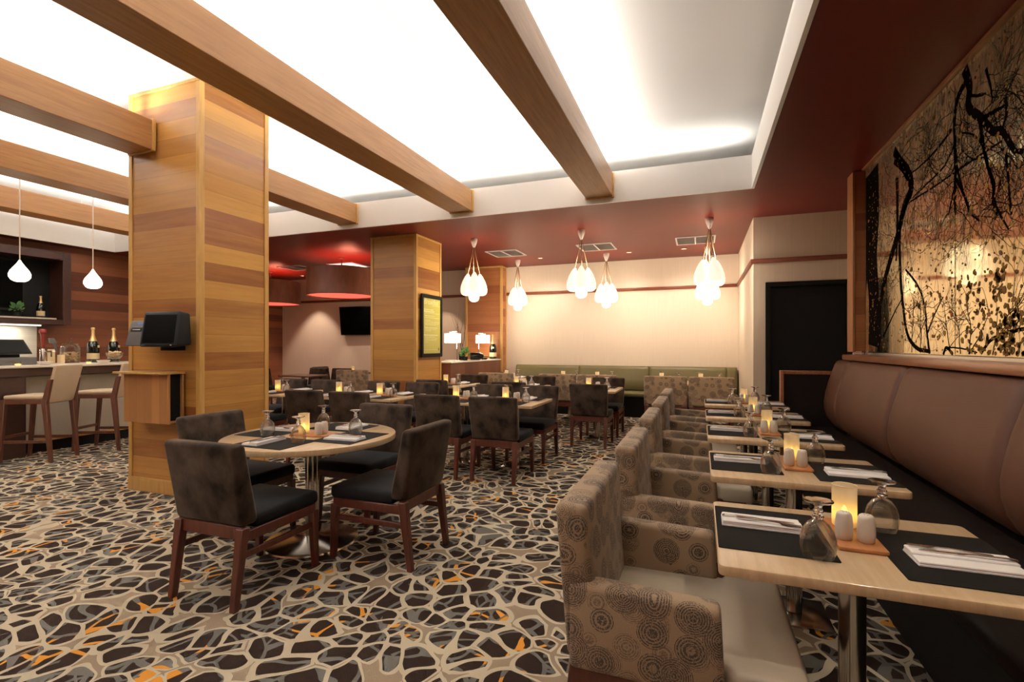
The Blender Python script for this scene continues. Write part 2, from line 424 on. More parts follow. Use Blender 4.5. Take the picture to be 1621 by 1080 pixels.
def inst(kind, loc, rotz, label, group=None):
    """first call builds the thing, later ones copy it with its parts"""
    if kind not in PROTO:
        r = BUILD[kind](); index_kids(r); PROTO[kind] = r
        r.location = loc; r.rotation_euler = (0, 0, rotz); r['label'] = label
        if group: r['group'] = group
        return r
    return dup(PROTO[kind], loc, rotz, label, group)

# ------------------------------------------------------------------ room shell
ZS, ZC, ZL = 3.15, 3.80, 3.52          # red soffit, white ceiling, top of the white lip
XL, XR, YB, YF = -10.6, 1.58, 10.5, -3.5
struct('floor', MB().box(XL-.15, 2.8, YF-.15, YB+.15, -.06, 0), 'carpet', 'dark carpet with a cream, grey and orange pebble network pattern', 'floor')
struct('ceiling', MB().box(XL-.15, 2.8, YF-.15, YB+.15, ZC, ZC+.1), 'ceil', 'white recessed ceiling washed with light between the wooden beams', 'ceiling')
struct('wall_back', MB().box(XL-.15, .83, YB, YB+.15, 0, ZC), 'paper', 'cream striped wall behind the olive banquette', 'wall')
struct('wall_left', MB().box(XL-.15, XL, YF, YB, 0, ZC), 'darkpanel', 'dark wood plank wall behind the bar', 'wall')
struct('wall_right', MB().box(XR, XR+.17, YF, 6.16, 0, ZC), 'redwood', 'dark wall carrying the tree mural', 'wall')
struct('wall_return', MB().box(.69, .83, 7.771, YB-.001, 0, ZC), 'paper', 'short cream return wall beside the olive banquette', 'wall')
struct('wall_passage', MB().box(2.65, 2.8, 6.16, 7.62, 0, ZC), 'paper', 'cream wall closing the passage', 'wall')
struct('wall_nook', MB().box(1.75, 2.8, 6.01, 6.16, 0, ZC), 'paper', 'cream wall of the passage behind the mural', 'wall')
struct('wall_front', MB().box(XL-.15, 1.75, YF-.15, YF, 0, ZC), 'pilaster', 'wood plank wall facing the dining room', 'wall')
dw = MB().box(.69, .84, 7.62, 7.77, 0, ZC).box(.84, 1.86, 7.62, 7.77, 2.25, ZC).box(1.86, 2.8, 7.62, 7.77, 0, ZC)
struct('wall_doorway', dw, 'paper', 'cream striped wall around the black door', 'wall')
d = MB().box(.845, 1.855, 7.66, 7.72, .0, 2.245)
door = struct('door_1', d, 'black', 'plain black door set in the cream wall', 'door')
obj('door_frame', MB().box(.842, .90, 7.605, 7.66, 0, 2.25).box(1.80, 1.858, 7.605, 7.66, 0, 2.25).box(.90, 1.80, 7.605, 7.66, 2.19, 2.25), 'black', door)
hd = MB().lathe([(.0, 0), (.028, 0), (.028, .012), (.012, .014), (.012, .04), (.026, .046), (.024, .066), (0, .07)], 16, mat=Matrix.Translation((1.70, 7.66, 1.08)) @ Matrix.Rotation(PI/2, 4, 'X'))
obj('door_handle', hd, 'chrome', door)
# soffits round the recess
struct('ceiling_soffit_back', MB().box(XL, 2.65, 6.20, YB, ZS, ZS+.33), 'red', 'glossy oxblood soffit over the back tables', 'ceiling')
struct('ceiling_soffit_right', MB().box(.573, XR, YF, 6.20, ZS, ZS+.33), 'red', 'dark oxblood soffit above the brown banquette', 'ceiling')
struct('ceiling_soffit_left', MB().box(XL, -10.33, YF, 6.20, ZS, ZS+.33), 'red', 'narrow soffit above the back bar', 'ceiling')
struct('trim_1', MB().box(-10.30, .543, 6.17, 6.199, ZS-.004, ZL), 'white_paint', 'white lip along the back edge of the ceiling recess', 'trim')
struct('trim_2', MB().box(.543, .572, YF, 6.199, ZS-.004, ZL), 'white_paint', 'white lip of the ceiling recess above the brown banquette', 'trim')
struct('trim_3', MB().box(-10.329, -10.30, YF, 6.199, ZS-.004, ZL), 'white_paint', 'white lip of the ceiling recess above the bar', 'trim')
for a, b in (((XL+.01, 6.21, ZS+.331), (2.6, YB-.01, ZS+.345)), ((.58, YF+.01, ZS+.331), (XR-.01, 6.195, ZS+.345)), ((XL+.01, YF+.01, ZS+.331), (-10.34, 6.195, ZS+.345))):
    struct('ceiling_cove_top', MB().box(a[0], b[0], a[1], b[1], a[2], b[2]), 'ceil', 'white upper side of the soffit inside the lit recess', 'ceiling')
L = bpy.data.lights.new('cove_strip', 'AREA'); L.shape = 'RECTANGLE'; L.size = 10.6; L.size_y = .12; L.energy = 75; L.color = (1, .95, .87); L.spread = math.radians(150)
lo = bpy.data.objects.new('cove_strip', L); C.objects.link(lo)
lo.matrix_world = Matrix.Translation((-4.88, 6.36, ZS+.36)) @ Matrix.Rotation(math.radians(25), 4, 'X') @ Matrix.Rotation(PI, 4, 'X')
struct('trim_4', MB().box(-10.6, .688, 10.465, 10.499, 2.515, 2.575, .004), 'redwood', 'thin red-brown picture rail along the back wall', 'trim')
struct('trim_5', MB().box(.655, .689, 7.60, 10.464, 2.515, 2.575, .004), 'redwood', 'picture rail along the short return wall', 'trim')
struct('trim_6', MB().box(.655, 2.64, 7.585, 7.619, 2.515, 2.575, .004), 'redwood', 'picture rail above the black door', 'trim')
struct('baseboard_back', MB().box(-10.59, -5.0, 10.47, 10.499, 0, .12, .004), 'redwood', 'dark baseboard under the wall television', 'baseboard')

def column(name, x0, x1, y0, y1, zt, label, wood='column'):
    o = struct(name, MB().box(x0+.012, x1-.012, y0+.012, y1-.012, 0, zt), wood, label, 'column')
    t = .05
    for (ax, ay) in ((x0, y0), (x1-t, y0), (x1-t, y1-t), (x0, y1-t)):
        obj('corner_trim', MB().box(ax, ax+t, ay, ay+t, .13, zt-.03, .003, 1), 'trimwood', o)
    obj('base_trim', MB().box(x0-.004, x1+.004, y0-.004, y1+.004, 0, .13, .004, 1), 'trimwood', o)
    obj('top_trim', MB().box(x0-.002, x1+.002, y0-.002, y1+.002, zt-.03, zt, .003, 1), 'trimwood', o)
    return o
column('column', -5.16, -4.20, 3.21, 3.98, ZC, 'big square cedar-plank column in front of the bar')
column('column', -5.03, -4.17, 6.82, 7.64, ZS, 'square cedar-plank column with the green menu board')
column('column', -4.96, -4.07, 10.2, 10.497, ZS, 'shallow wood-plank pilaster at the back wall', 'pilaster')
# beams, each with an uplight strip lying on top
def beam(x, y0, y1, label, power, sides=((-1, 40, 1), (1, 40, 1))):
    o = struct('beam', MB().box(x-.165, x+.165, y0, y1, 3.21, 3.49, .004, 1), 'beam', label, 'beam')
    obj('end_trim', MB().box(x-.18, x+.18, y1-.03, y1-.002, 3.20, 3.50, .003, 1), 'trimwood', o)
    for yy in (y0+1.3, (y0+y1)/2+.9, y1-1.4):
        obj('suspension_cable', MB().cyl((x, yy, 3.49), (x, yy, ZC), .004, n=6), 'cable', o)
    for sd, tilt, k in sides:
        L = bpy.data.lights.new('uplight_strip', 'AREA'); L.shape = 'RECTANGLE'; L.size = .12; L.size_y = (y1-y0)-.1
        L.energy = power*k*(y1-y0)/8.5; L.color = (1, .95, .87); L.spread = math.radians(112 if tilt else 150)
        lo = bpy.data.objects.new('uplight_strip', L); C.objects.link(lo)
        lo.matrix_world = Matrix.Translation((x+sd*.03, (y0+y1)/2, 3.535)) @ Matrix.Rotation(math.radians(tilt)*sd, 4, 'Y') @ Matrix.Rotation(PI, 4, 'X')
BP = 125
beam(-1.16, -2.8, 6.165, 'dark-bottomed beam closest to the brown banquette', BP, ((-1, 40, 1), (1, 0, .5), (1, 58, .35)))
beam(-3.05, -2.8, 6.165, 'long wooden beam passing in front of the big column', BP)
beam(-4.94, -2.8, 3.205, 'wooden beam butting into the front of the big column', BP)
beam(-4.94, 3.985, 6.165, 'short beam running on behind the big column', BP)
beam(-6.83, -2.8, 6.165, 'wooden beam in front of the hanging teardrop lamps', BP)
beam(-8.72, -2.8, 6.165, 'wooden beam over the bar counter', BP)

# ------------------------------------------------------------------ chairs
def b_velvet_chair():
    t = thing('velvet_chair', '', 'chair')
    obj('seat', MB().box(-.248, .248, -.20, .285, .395, .478, .028, 3), 'velvet_seat', t)
    bk = MB()
    lo = [(-.245, -.285, .425), (.245, -.285, .425), (.245, -.165, .425), (-.245, -.165, .425)]
    hi = [(-.262, -.355, .868), (.262, -.355, .868), (.262, -.270, .868), (-.262, -.270, .868)]
    bk.hexa(lo, hi, .026, 3)
    obj('backrest', bk, 'velvet', t)
    fr = MB().box(-.235, .235, -.275, -.245, .355, .425, .003, 1).box(-.235, .235, .235, .265, .345, .40, .003, 1)
    for s in (-1, 1): fr.box(s*.235-.014, s*.235+.014, -.25, .25, .345, .40, .003, 1)
    obj('seat_frame', fr, 'legwood', t)
    for s in (-1, 1):
        obj('leg', MB().leg((s*.228, .268, 0), (s*.228, .25, .36), .017, .024), 'legwood', t)
        obj('leg', MB().leg((s*.228, -.315, 0), (s*.228, -.262, .42), .018, .026), 'legwood', t)
        obj('stretcher', MB().box(s*.228-.009, s*.228+.009, -.28, .25, .255, .29, .003, 1), 'legwood', t)
    return t
def b_armchair():
    t = thing('patterned_armchair', '', 'chair')
    poly = [(-.285, -.26), (.285, -.26), (.285, .115), (.325, .135), (.325, .325), (-.325, .325), (-.325, .135), (-.285, .115)]
    obj('seat', MB().prism(poly, .375, .485, .028, 3), 'cream_seat', t)
    bk = MB()
    lo = [(-.335, -.335, .43), (.335, -.335, .43), (.30, -.24, .43), (-.30, -.24, .43)]
    hi = [(-.335, -.375, .895), (.335, -.375, .895), (.335, -.275, .895), (-.335, -.275, .895)]
    bk.hexa(lo, hi, .022, 3)
    obj('backrest', bk, 'circles', t)
    for s in (-1, 1):
        a = MB(); x0, x1 = sorted((s*.255, s*.335))
        a.hexa([(x0, -.33, .40), (x1, -.33, .40), (x1, .112, .40), (x0, .112, .40)], [(x0, -.335, .668), (x1, -.335, .668), (x1, .10, .652), (x0, .10, .652)], .02, 3)
        obj('armrest', a, 'circles', t)
    fr = MB().box(-.31, .31, -.32, -.29, .335, .41, .003, 1).box(-.31, .31, .275, .30, .325, .385, .003, 1)
    for s in (-1, 1): fr.box(s*.31-.014, s*.31+.014, -.30, .29, .335, .405, .003, 1)
    obj('seat_frame', fr, 'legwood', t)
    for s in (-1, 1):
        obj('leg', MB().leg((s*.298, .29, 0), (s*.298, .28, .37), .018, .025), 'legwood', t)
        obj('leg', MB().leg((s*.298, -.355, 0), (s*.298, -.30, .42), .019, .028), 'legwood', t)
    return t
def b_stool():
    t = thing('bar_stool', '', 'bar stool')
    st = MB().box(-.205, .205, -.235, .215, .745, .795, .02, 3)
    obj('seat', st, 'stool_cream', t)
    bk = MB().hexa([(-.195, -.275, .70), (.195, -.275, .70), (.195, -.235, .70), (-.195, -.235, .70)], [(-.205, -.385, 1.15), (.205, -.385, 1.15), (.205, -.345, 1.15), (-.205, -.345, 1.15)], .014, 2)
    obj('backrest', bk, 'stool_cream', t)
    for s in (-1, 1):
        obj('back_post', MB().hexa([(s*.205-.02, -.285, .70), (s*.205+.02, -.285, .70), (s*.205+.02, -.225, .70), (s*.205-.02, -.225, .70)], [(s*.205-.016, -.342, .985), (s*.205+.016, -.342, .985), (s*.205+.016, -.292, .985), (s*.205-.016, -.292, .985)], .003, 1), 'stoolwood', t)
        obj('leg', MB().leg((s*.195, .25, 0), (s*.20, .20, .745), .017, .025), 'stoolwood', t)
        obj('leg', MB().leg((s*.195, -.315, 0), (s*.20, -.25, .745), .018, .028), 'stoolwood', t)
        obj('stretcher', MB().box(s*.195-.009, s*.195+.009, -.285, .23, .23, .265, .003, 1), 'stoolwood', t)
    fr = MB()
    for s in (-1, 1): fr.box(s*.2-.015, s*.2+.015, -.24, .21, .695, .748, .003, 1)
    fr.box(-.2, .2, .185, .212, .695, .748, .003, 1).box(-.2, .2, -.255, -.23, .695, .748, .003, 1)
    obj('seat_frame', fr, 'stoolwood', t)
    obj('footrest', MB().box(-.19, .19, .222, .242, .28, .315, .003, 1), 'stoolwood', t)
    return t
# ------------------------------------------------------------------ tables and what stands on them
def rrect(hx, hy, r, n=5):
    out = []
    for cx, cy, a0 in ((hx-r, hy-r, 0), (-hx+r, hy-r, 90), (-hx+r, -hy+r, 180), (hx-r, -hy+r, 270)):
        for i in range(n+1):
            a = math.radians(a0+90*i/n); out.append((cx+r*math.cos(a), cy+r*math.sin(a)))
    return out
def table_of(top):
    t = thing('dining_table', '', 'table')
    obj('tabletop', MB().prism(rrect(.405, .32, .022), .718, .75, .006, 2, flat_only=True), top, t)
    obj('pedestal', MB().lathe([(.10, .718), (.10, .708), (.038, .700), (.038, .018)], 24), 'chrome', t)
    obj('base_plate', MB().box(-.155, .155, -.155, .155, .0, .014, .004, 2), 'chrome', t)
    return t
def b_table(): return table_of('maple')
def b_dark_table(): return table_of('darktop')
def b_round_table():
    t = thing('round_table', '', 'table')
    n = 72; R = .58
    obj('tabletop', MB().prism([(R*math.cos(2*PI*i/n), R*math.sin(2*PI*i/n)) for i in range(n)], .712, .75, .006, 2, flat_only=True), 'maple', t)
    obj('pedestal', MB().lathe([(.15, .712), (.15, .70), (.045, .69), (.045, .03)], 28), 'chrome', t)
    obj('base_plate', MB().lathe([(0, .045), (.06, .042), (.09, .03), (.295, .016), (.313, .01), (.318, 0), (0, 0)], 56), 'chrome', t)
    return t
def b_mat(): return tag(obj('placemat', MB().prism(rrect(.165, .215, .004, 1), 0, .0025), 'mat'), '', 'placemat')
def b_napkin():
    m = MB()
    for (z0, z1, w, l, dx) in ((0, .007, .062, .128, 0), (.0065, .0135, .060, .126, .002), (.013, .020, .034, .126, -.026)):
        m.hexa([(-l, -w+dx*0, z0), (l, -w, z0), (l, w, z0), (-l, w, z0)], [(-l+.003, -w+.002, z1), (l-.003, -w+.002, z1), (l-.003, w-.002, z1), (-l+.003, w-.002, z1)], .003, 2) if dx >= 0 else \
            m.hexa([(-l, dx-w, z0), (l, dx-w, z0), (l, dx+w, z0), (-l, dx+w, z0)], [(-l+.003, dx-w+.002, z1), (l-.003, dx-w+.002, z1), (l-.003, dx+w-.002, z1), (-l+.003, dx+w-.002, z1)], .003, 2)
    return tag(obj('folded_napkin', m, 'napkin'), '', 'napkin')
def b_fork():
    m = MB(); z = .0
    pr = [(-.1, .0035), (-.095, .0065), (-.06, .005), (.0, .003), (.03, .0032), (.045, .0105), (.055, .0118), (.066, .0118)]
    zz = [.002, .002, .003, .006, .006, .003, .002, .002]
    rings = [[(x, -w, h), (x, w, h), (x, w, h+.002), (x, -w, h+.002)] for (x, w), h in zip(pr, zz)]
    m.loft(rings)
    for k in (-1.5, -.5, .5, 1.5): m.box(.0655, .098, k*.0062-.0018, k*.0062+.0018, .002, .004)
    return tag(obj('fork', m, 'steel'), '', 'fork')
def b_knife():
    m = MB()
    m.loft([[(x, -w, .001), (x, w2, .001), (x, w2, .001+h), (x, -w, .001+h)] for x, w, w2, h in ((-.115, .004, .004, .004), (-.105, .006, .006, .006), (-.02, .005, .005, .005), (-.005, .004, .004, .004), (.01, .0085, .006, .002), (.08, .0085, .006, .0018), (.105, .004, .004, .0015), (.112, .001, .002, .001))])
    return tag(obj('table_knife', m, 'steel'), '', 'knife')
def b_goblet():
    t = thing('goblet', '', 'glass')
    o = [(.0405, 0), (.0455, .014), (.0488, .034), (.0478, .056), (.041, .080), (.029, .099), (.014, .110), (.0, .1125)]
    i = [(0, .1095), (.013, .1072), (.0275, .0965), (.0392, .0785), (.046, .0555), (.047, .034), (.0438, .014), (.0389, 0)]
    obj('bowl', MB().lathe(o+i+[o[0]], 32, cap=False), 'glass', t)
    obj('stem', MB().lathe([(0, .1132), (.013, .1135), (.0165, .120), (.012, .1265), (.0125, .131), (.016, .135), (.0105, .142), (.010, .150), (.016, .157), (0, .157)], 20), 'stem', t)
    obj('foot', MB().lathe([(0, .157), (.016, .157), (.036, .1625), (.0405, .1655), (.0405, .168), (.036, .1668), (.010, .163), (0, .163)], 32), 'stem', t)
    return t
def b_candle():
    t = thing('candle_holder', '', 'candle')
    r = .037; m = MB().lathe([(.0, .002), (r-.002, .002), (r, .005), (r, .14)], 28, cap=False)
    obj('frosted_cup', m, 'frost', t)
    obj('cup_rim', MB().lathe([(r+.0012, .1395), (r+.0014, .1405), (r, .1415), (r-.0022, .1405), (r-.0022, .1385), (r+.0012, .1395)], 28, cap=False), 'candlewax', t)
    obj('candle', MB().lathe([(0, .004), (.019, .004), (.019, .026), (.017, .03), (0, .03)], 20), 'candlewax', t)
    obj('flame', MB().lathe([(0, .031), (.008, .036), (.0105, .044), (.008, .056), (.003, .066), (0, .072)], 12), 'flame', t)
    return t
def b_tray(): return tag(obj('condiment_board', MB().prism(rrect(.066, .145, .006, 2), 0, .012, .003, 2, flat_only=True), 'board'), '', 'board')
def shaker(holes, name):
    t = thing(name, '', 'shaker')
    m = MB().lathe([(0, 0), (.0205, 0), (.0235, .004), (.0255, .025), (.0248, .05), (.0222, .074), (.0198, .082), (.015, .0858), (0, .0868)], 24)
    obj('body', m, 'ceramic', t)
    h = MB()
    for k in range(holes):
        a = 2*PI*k/holes; h.lathe([(0, 0), (.0014, 0), (.0012, .0007), (0, .0008)], 8, at=(.007*math.cos(a), .007*math.sin(a), .0863))
    obj('pouring_hole', h, 'black', t)
    return t
def b_salt(): return shaker(3, 'salt_shaker')
def b_pepper(): return shaker(5, 'pepper_shaker')
BUILD = dict(chair=b_velvet_chair, arm=b_armchair, stool=b_stool, table=b_table, darktable=b_dark_table, round=b_round_table, mat=b_mat, napkin=b_napkin, fork=b_fork, knife=b_knife, goblet=b_goblet, candle=b_candle, tray=b_tray, salt=b_salt, pepper=b_pepper)

def place_setting(to_world, ang, side, tp, cutlery=True, sgn=1, goblet=True):
    """one cover: mat, napkin, cutlery and upturned goblet; local frame of a diner on the -x side of the table when sgn is 1"""
    def at(x, y, z): return to_world(sgn*x, sgn*y, z)
    a = ang+(0 if sgn > 0 else PI)
    wh = '%s of %s' % (side, tp) if side else tp
    inst('mat', at(-.235, .03, .7504), a, 'black woven placemat on the '+wh, 'black placemats')
    j = random.uniform(-.03, .03)
    inst('napkin', at(-.255, .075, .7532), a+j, 'folded white napkin on the '+wh, 'folded napkins')
    if cutlery:
        inst('knife', at(-.265, .062, .7736), a+j-.03, 'steel knife on the napkin, '+wh, 'cutlery')
        inst('fork', at(-.235, .036, .7736), a+j-.10, 'steel fork on the napkin, '+wh, 'cutlery')
    if goblet: inst('goblet', at(-.125, -.16, .7532), a+random.uniform(0, 3), 'upturned stemmed glass on the '+wh, 'upturned goblets')
def caddy(to_world, ang, tp):
    inst('tray', to_world(.012, .065, .7505), ang, 'small cherry-wood board holding the shakers, '+tp, 'condiment boards')
    inst('candle', to_world(.01, .135, .7627), ang, 'lit frosted candle cup, '+tp, 'candles on the tables')
    inst('salt', to_world(-.022, .0, .7627), ang, 'white shaker touching the candle, '+tp, 'salt shakers')
    inst('pepper', to_world(.036, -.008, .7627), ang, 'white shaker set apart from the candle, '+tp, 'pepper shakers')
def frame(cx, cy, a):
    ca, sa = math.cos(a), math.sin(a)
    return lambda x, y, z: (cx+x*ca-y*sa, cy+x*sa+y*ca, z)
def laid_table(cx, cy, a, tp, sides, kind='table', cutlery=True, caddies=True, look=None):
    inst(kind, (cx, cy, 0), a, look or ('pale maple pedestal table: '+tp), 'rectangular pedestal tables')
    w = frame(cx, cy, a)
    place_setting(w, a, sides[0], tp, cutlery, 1); place_setting(w, a, sides[1], tp, cutlery, -1)
    if caddies: caddy(w, a, tp)

# the row along the brown banquette
ORD = ['front', 'second', 'third', 'fourth', 'fifth']
for k, (ty, ay) in enumerate(((1.875, 1.815), (2.93, 2.76), (3.99, 3.78), (5.03, 4.74), (6.07, 5.72))):
    tp = 'the %s table by the brown banquette' % ORD[k]
    laid_table(.455, ty, 0, tp, ('chair side', 'bench side'))
    inst('arm', ((-.045, -.014, -.014, -.012, -.012)[k], ay, 0), -PI/2, 'circle-print beige armchair at %s' % tp, 'armchairs facing the brown banquette')
# the centre pair and the joined tables behind the round one (diners on the near and far sides)
NF = ('near side', 'far side')
def chair(x, y, rz, label, g='brown velvet chairs'): return inst('chair', (x, y, 0), rz, label, g)
A2 = PI/2
for x, tp, w in ((-1.97, "the centre pair's aisle end", "centre pair's aisle-end table"), (-2.61, "the centre pair's inner end", "centre pair's inner-end table"), (-3.70, "the joined tables' aisle end", "joined tables' aisle end"), (-4.34, "the joined tables' column end", "joined tables' column end"), (-5.39, 'the table showing past the big column', 'table showing past the big column')):
    laid_table(x, 5.38, A2, tp, NF, cutlery=x > -5, look='pale maple pedestal table forming '+tp if 'end' in tp else 'pale maple pedestal table, '+tp)
    yn = 4.94 if x > -3 else 4.90
    chair(x+.02 if x > -5 else x+.0, yn, 0, 'brown velvet chair with its back toward us, '+w)
    chair(x+.03, 5.86, PI, 'brown velvet chair facing us across the '+w)
chair(-6.0, 5.86, PI, 'brown velvet chair half hidden beyond the big column')
# second row
for x, tp, cut in ((-3.82, 'the table beside the menu-board column', False), (-2.57, 'the small table behind the centre pair', False), (-1.42, 'the single table out in the aisle', True)):
    laid_table(x, 7.38, A2, tp, NF, cutlery=cut)
    chair(x+.01, 6.98, 0, 'brown velvet chair with its back toward us at %s' % tp[0:] )
    chair(x+.03, 7.86, PI, 'brown velvet chair facing us at %s' % tp)
# olive banquette row
for k, (x, nm) in enumerate(((.15, 'the first'), (-.50, 'the second'), (-1.645, 'the third'), (-2.295, 'the fourth'), (-3.45, 'the last'))):
    tp = '%s olive-bench table counted from the doorway' % nm
    laid_table(x, 9.22, A2, tp, ('chair side', 'bench side'), cutlery=False)
    inst('arm', (x+(.015 if k in (0, 2) else -.02), 8.72, 0), 0, 'circle-print armchair pulled up to '+tp, 'armchairs along the olive banquette')
# tables under the television
inst('darktable', (-8.1, 8.6, 0), 0, 'bare dark table between velvet chairs, under the television wall', 'rectangular pedestal tables')
inst('darktable', (-7.75, 9.95, 0), 0, 'bare dark table with one candle, close to the television wall', 'rectangular pedestal tables')
inst('candle', (-7.85, 9.95, .751), 0, 'lit frosted candle cup alone on the dark table', 'candles on the tables')
chair(-9.05, 8.62, -PI/2, 'brown velvet chair at the outer end of the bare dark table')
chair(-8.42, 9.15, PI, 'brown velvet chair behind the bare dark table')
chair(-7.75, 9.13, PI, 'brown velvet chair between the two dark tables')
chair(-8.55, 9.98, -PI/2, 'brown velvet chair below the television, by the table with one candle')
chair(-6.95, 9.95, PI/2, 'brown velvet chair beside the menu-board column, near the television')
inst('arm', (-6.75, 8.75, 0), .25, 'circle-print armchair among dark velvet chairs beside the menu-board column', 'armchairs along the olive banquette')
# the round table
RX, RY = -2.585, 2.83
inst('round', (RX, RY, 0), 0, 'round maple table with a chrome disc base', 'round table')
wr = lambda x, y, z: (RX+x, RY+y, z)
for a, side in ((0, 'column side'), (A2, 'near side'), (PI, 'aisle side'), (-A2, 'far side')):
    ca, sa = math.cos(a), math.sin(a)
    def at(x, y, z, ca=ca, sa=sa): return (RX+x*ca-y*sa, RY+x*sa+y*ca, z)
    wh = side+' of the round table'
    inst('mat', at(-.335, .0, .7504), a, 'black woven placemat on the '+wh, 'black placemats')
    inst('napkin', at(-.345, .075, .7532), a+.05, 'folded white napkin on the '+wh, 'folded napkins')
    inst('knife', at(-.355, .062, .7736), a, 'steel knife on the napkin, '+wh, 'cutlery')
    inst('fork', at(-.325, .036, .7736), a-.08, 'steel fork on the napkin, '+wh, 'cutlery')
    inst('goblet', at(-.27, -.135, .7532), a, 'upturned stemmed glass on the '+wh, 'upturned goblets')
wq = frame(RX+.0, RY-.03, -A2)
caddy(frame(RX+.10, RY-.03, A2+.15), A2+.15, 'the round table')
chair(-2.485, 2.23, 0, 'brown velvet chair at the round table with its back to us')
chair(-1.97, 2.87, A2, 'brown velvet chair on the aisle side of the round table')
chair(-3.19, 2.77, -A2, 'brown velvet chair between the round table and the big column')
chair(-2.60, 3.44, PI, 'brown velvet chair on the far side of the round table')

# ------------------------------------------------------------------ banquettes
def pillow_panel(prof, back, y0, y1, axis='y', depth=.03, n=26):
    """a padded back panel: outline PROF (front edge) closed along BACK, its ends drawn in like a seam"""
    rings = []
    for i in range(n+1):
        t = i/n; y = y0+(y1-y0)*(.5-.5*math.cos(PI*t))
        e = min(y-y0, y1-y); k = max(0.0, 1-e/.045)**2
        pts = [(x+k*depth, z-.012*k*(1 if z > 1 else 0)) for x, z in prof]+list(back)
        rings.append([(x, y, z) if axis == 'y' else (y, x, z) for x, z in pts])
    return MB().loft(rings)
bq = thing('banquette', 'long brown leather banquette with upright padded back along the mural wall', 'banquette', (0, 0, 0))
prof = [(1.39, .50), (1.345, .545), (1.305, .61), (1.285, .69), (1.281, .77), (1.295, .87), (1.322, .98), (1.358, 1.10), (1.385, 1.18), (1.405, 1.212), (1.43, 1.226)]
ys = [6.42, 5.90, 4.435, 2.968, 1.50, .03, -1.43]
ys = [6.43, 5.902, 4.435, 2.968, 1.501, .034]
for a, b in zip(ys, ys[1:]):
    obj('back_panel', pillow_panel(prof, [(1.56, 1.226), (1.56, .50)], b+.002, a-.002, 'y', .045), 'leather', bq)
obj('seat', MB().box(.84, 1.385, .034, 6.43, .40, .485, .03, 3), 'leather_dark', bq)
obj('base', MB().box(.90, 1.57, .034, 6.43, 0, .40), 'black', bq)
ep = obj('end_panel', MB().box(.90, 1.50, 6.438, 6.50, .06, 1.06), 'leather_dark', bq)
obj('end_frame', MB().box(.862, .90, 6.43, 6.51, 0, 1.10, .004, 1).box(.90, 1.50, 6.43, 6.51, 1.06, 1.10, .004, 1), 'rail', ep)
struct('trim_7', MB().box(1.40, 1.575, -1.0, 6.15, 1.236, 1.292, .01, 2), 'rail', 'mahogany ledge between the mural and the brown banquette', 'trim')
ob = thing('banquette', 'olive leather banquette along the back wall', 'banquette')
prof2 = [(9.93+.33, .50), (10.235, .56), (10.24, .70), (10.29, .90), (10.315, .955), (10.345, .972)]
xs = [-4.02, -3.79, -2.37, -.95, .475, .66]
for a, b in zip(xs[1:], xs[2:]):
    obj('back_panel', pillow_panel(prof2, [(10.46, .972), (10.46, .50)], a+.002, b-.002, 'x', .03), 'olive', ob)
obj('seat', MB().box(-3.79, .66, 9.80, 10.26, .40, .485, .03, 3), 'olive', ob)
obj('base', MB().box(-3.79, .66, 9.88, 10.46, 0, .40), 'black', ob)

# ------------------------------------------------------------------ the mural
mu = thing('mirror_mural', 'tall antiqued mirror mural printed with bare tree branches and leaves', 'mural')
MX = 1.545
seams = [5.84, 4.98, 3.96, 2.6, 1.2, -.2]
seams = [5.84, on_x(1430, 450, MX)[0], on_x(1512, 450, MX)[0]]
seams += [seams[-1]-1.03, seams[-1]-2.06, seams[-1]-3.09]
for a, b in zip(seams, seams[1:]):
    obj('mirror_panel', MB().box(MX, XR-.004, b+.003, a-.003, 1.318, 3.125, .003, 1), 'mirror', mu)
obj('bottom_channel', MB().box(MX-.008, XR-.004, seams[-1], 5.84, 1.294, 1.316), 'steel', mu)
obj('top_channel', MB().box(MX-.03, XR-.004, seams[-1], 5.90, 3.127, 3.147), 'rail', mu)
obj('edge_strip', MB().box(MX-.012, XR-.004, 5.843, 5.862, 1.294, 3.125), 'steel', mu)
obj('end_panel', MB().box(MX+.005, XR-.004, 5.864, 5.935, 1.294, 3.125), 'black', mu)
pr = MB(); PXX = MX-.0012
def ribbon(pts, w0, w1, mi=0):
    """a printed branch: a flat tapering band on the mirror; pts are (Y, z)"""
    n = len(pts); prev = None
    for i, p in enumerate(pts):
        q0 = pts[max(i-1, 0)]; q1 = pts[min(i+1, n-1)]
        dy, dz = q1[0]-q0[0], q1[1]-q0[1]; L = math.hypot(dy, dz) or 1
        w = (w0+(w1-w0)*i/(n-1))*.5
        a = (PXX, p[0]-dz/L*w, p[1]+dy/L*w); b = (PXX, p[0]+dz/L*w, p[1]-dy/L*w)
        if prev: pr.quad([prev[0], prev[1], b, a], mi)
        prev = (a, b)
def smooth_path(px, wob=.0, sub=5):
    P = [on_x(u, v, MX) for u, v in px]; out = []
    for i in range(len(P)-1):
        p0 = P[max(i-1, 0)]; p1 = P[i]; p2 = P[i+1]; p3 = P[min(i+2, len(P)-1)]
        for k in range(sub):
            t = k/sub
            q = [.5*((2*p1[j])+(-p0[j]+p2[j])*t+(2*p0[j]-5*p1[j]+4*p2[j]-p3[j])*t*t+(-p0[j]+3*p1[j]-3*p2[j]+p3[j])*t**3)+random.uniform(-wob, wob) for j in (0, 1)]
            out.append(tuple(q))
    out.append(P[-1]); return out
rnd = random.Random(21)
ZLO, ZHI = 1.322, 3.12
YLO, YHI = seams[-1]+.01, 5.83
def inside(p): return YLO < p[0] < YHI and ZLO < p[1] < ZHI
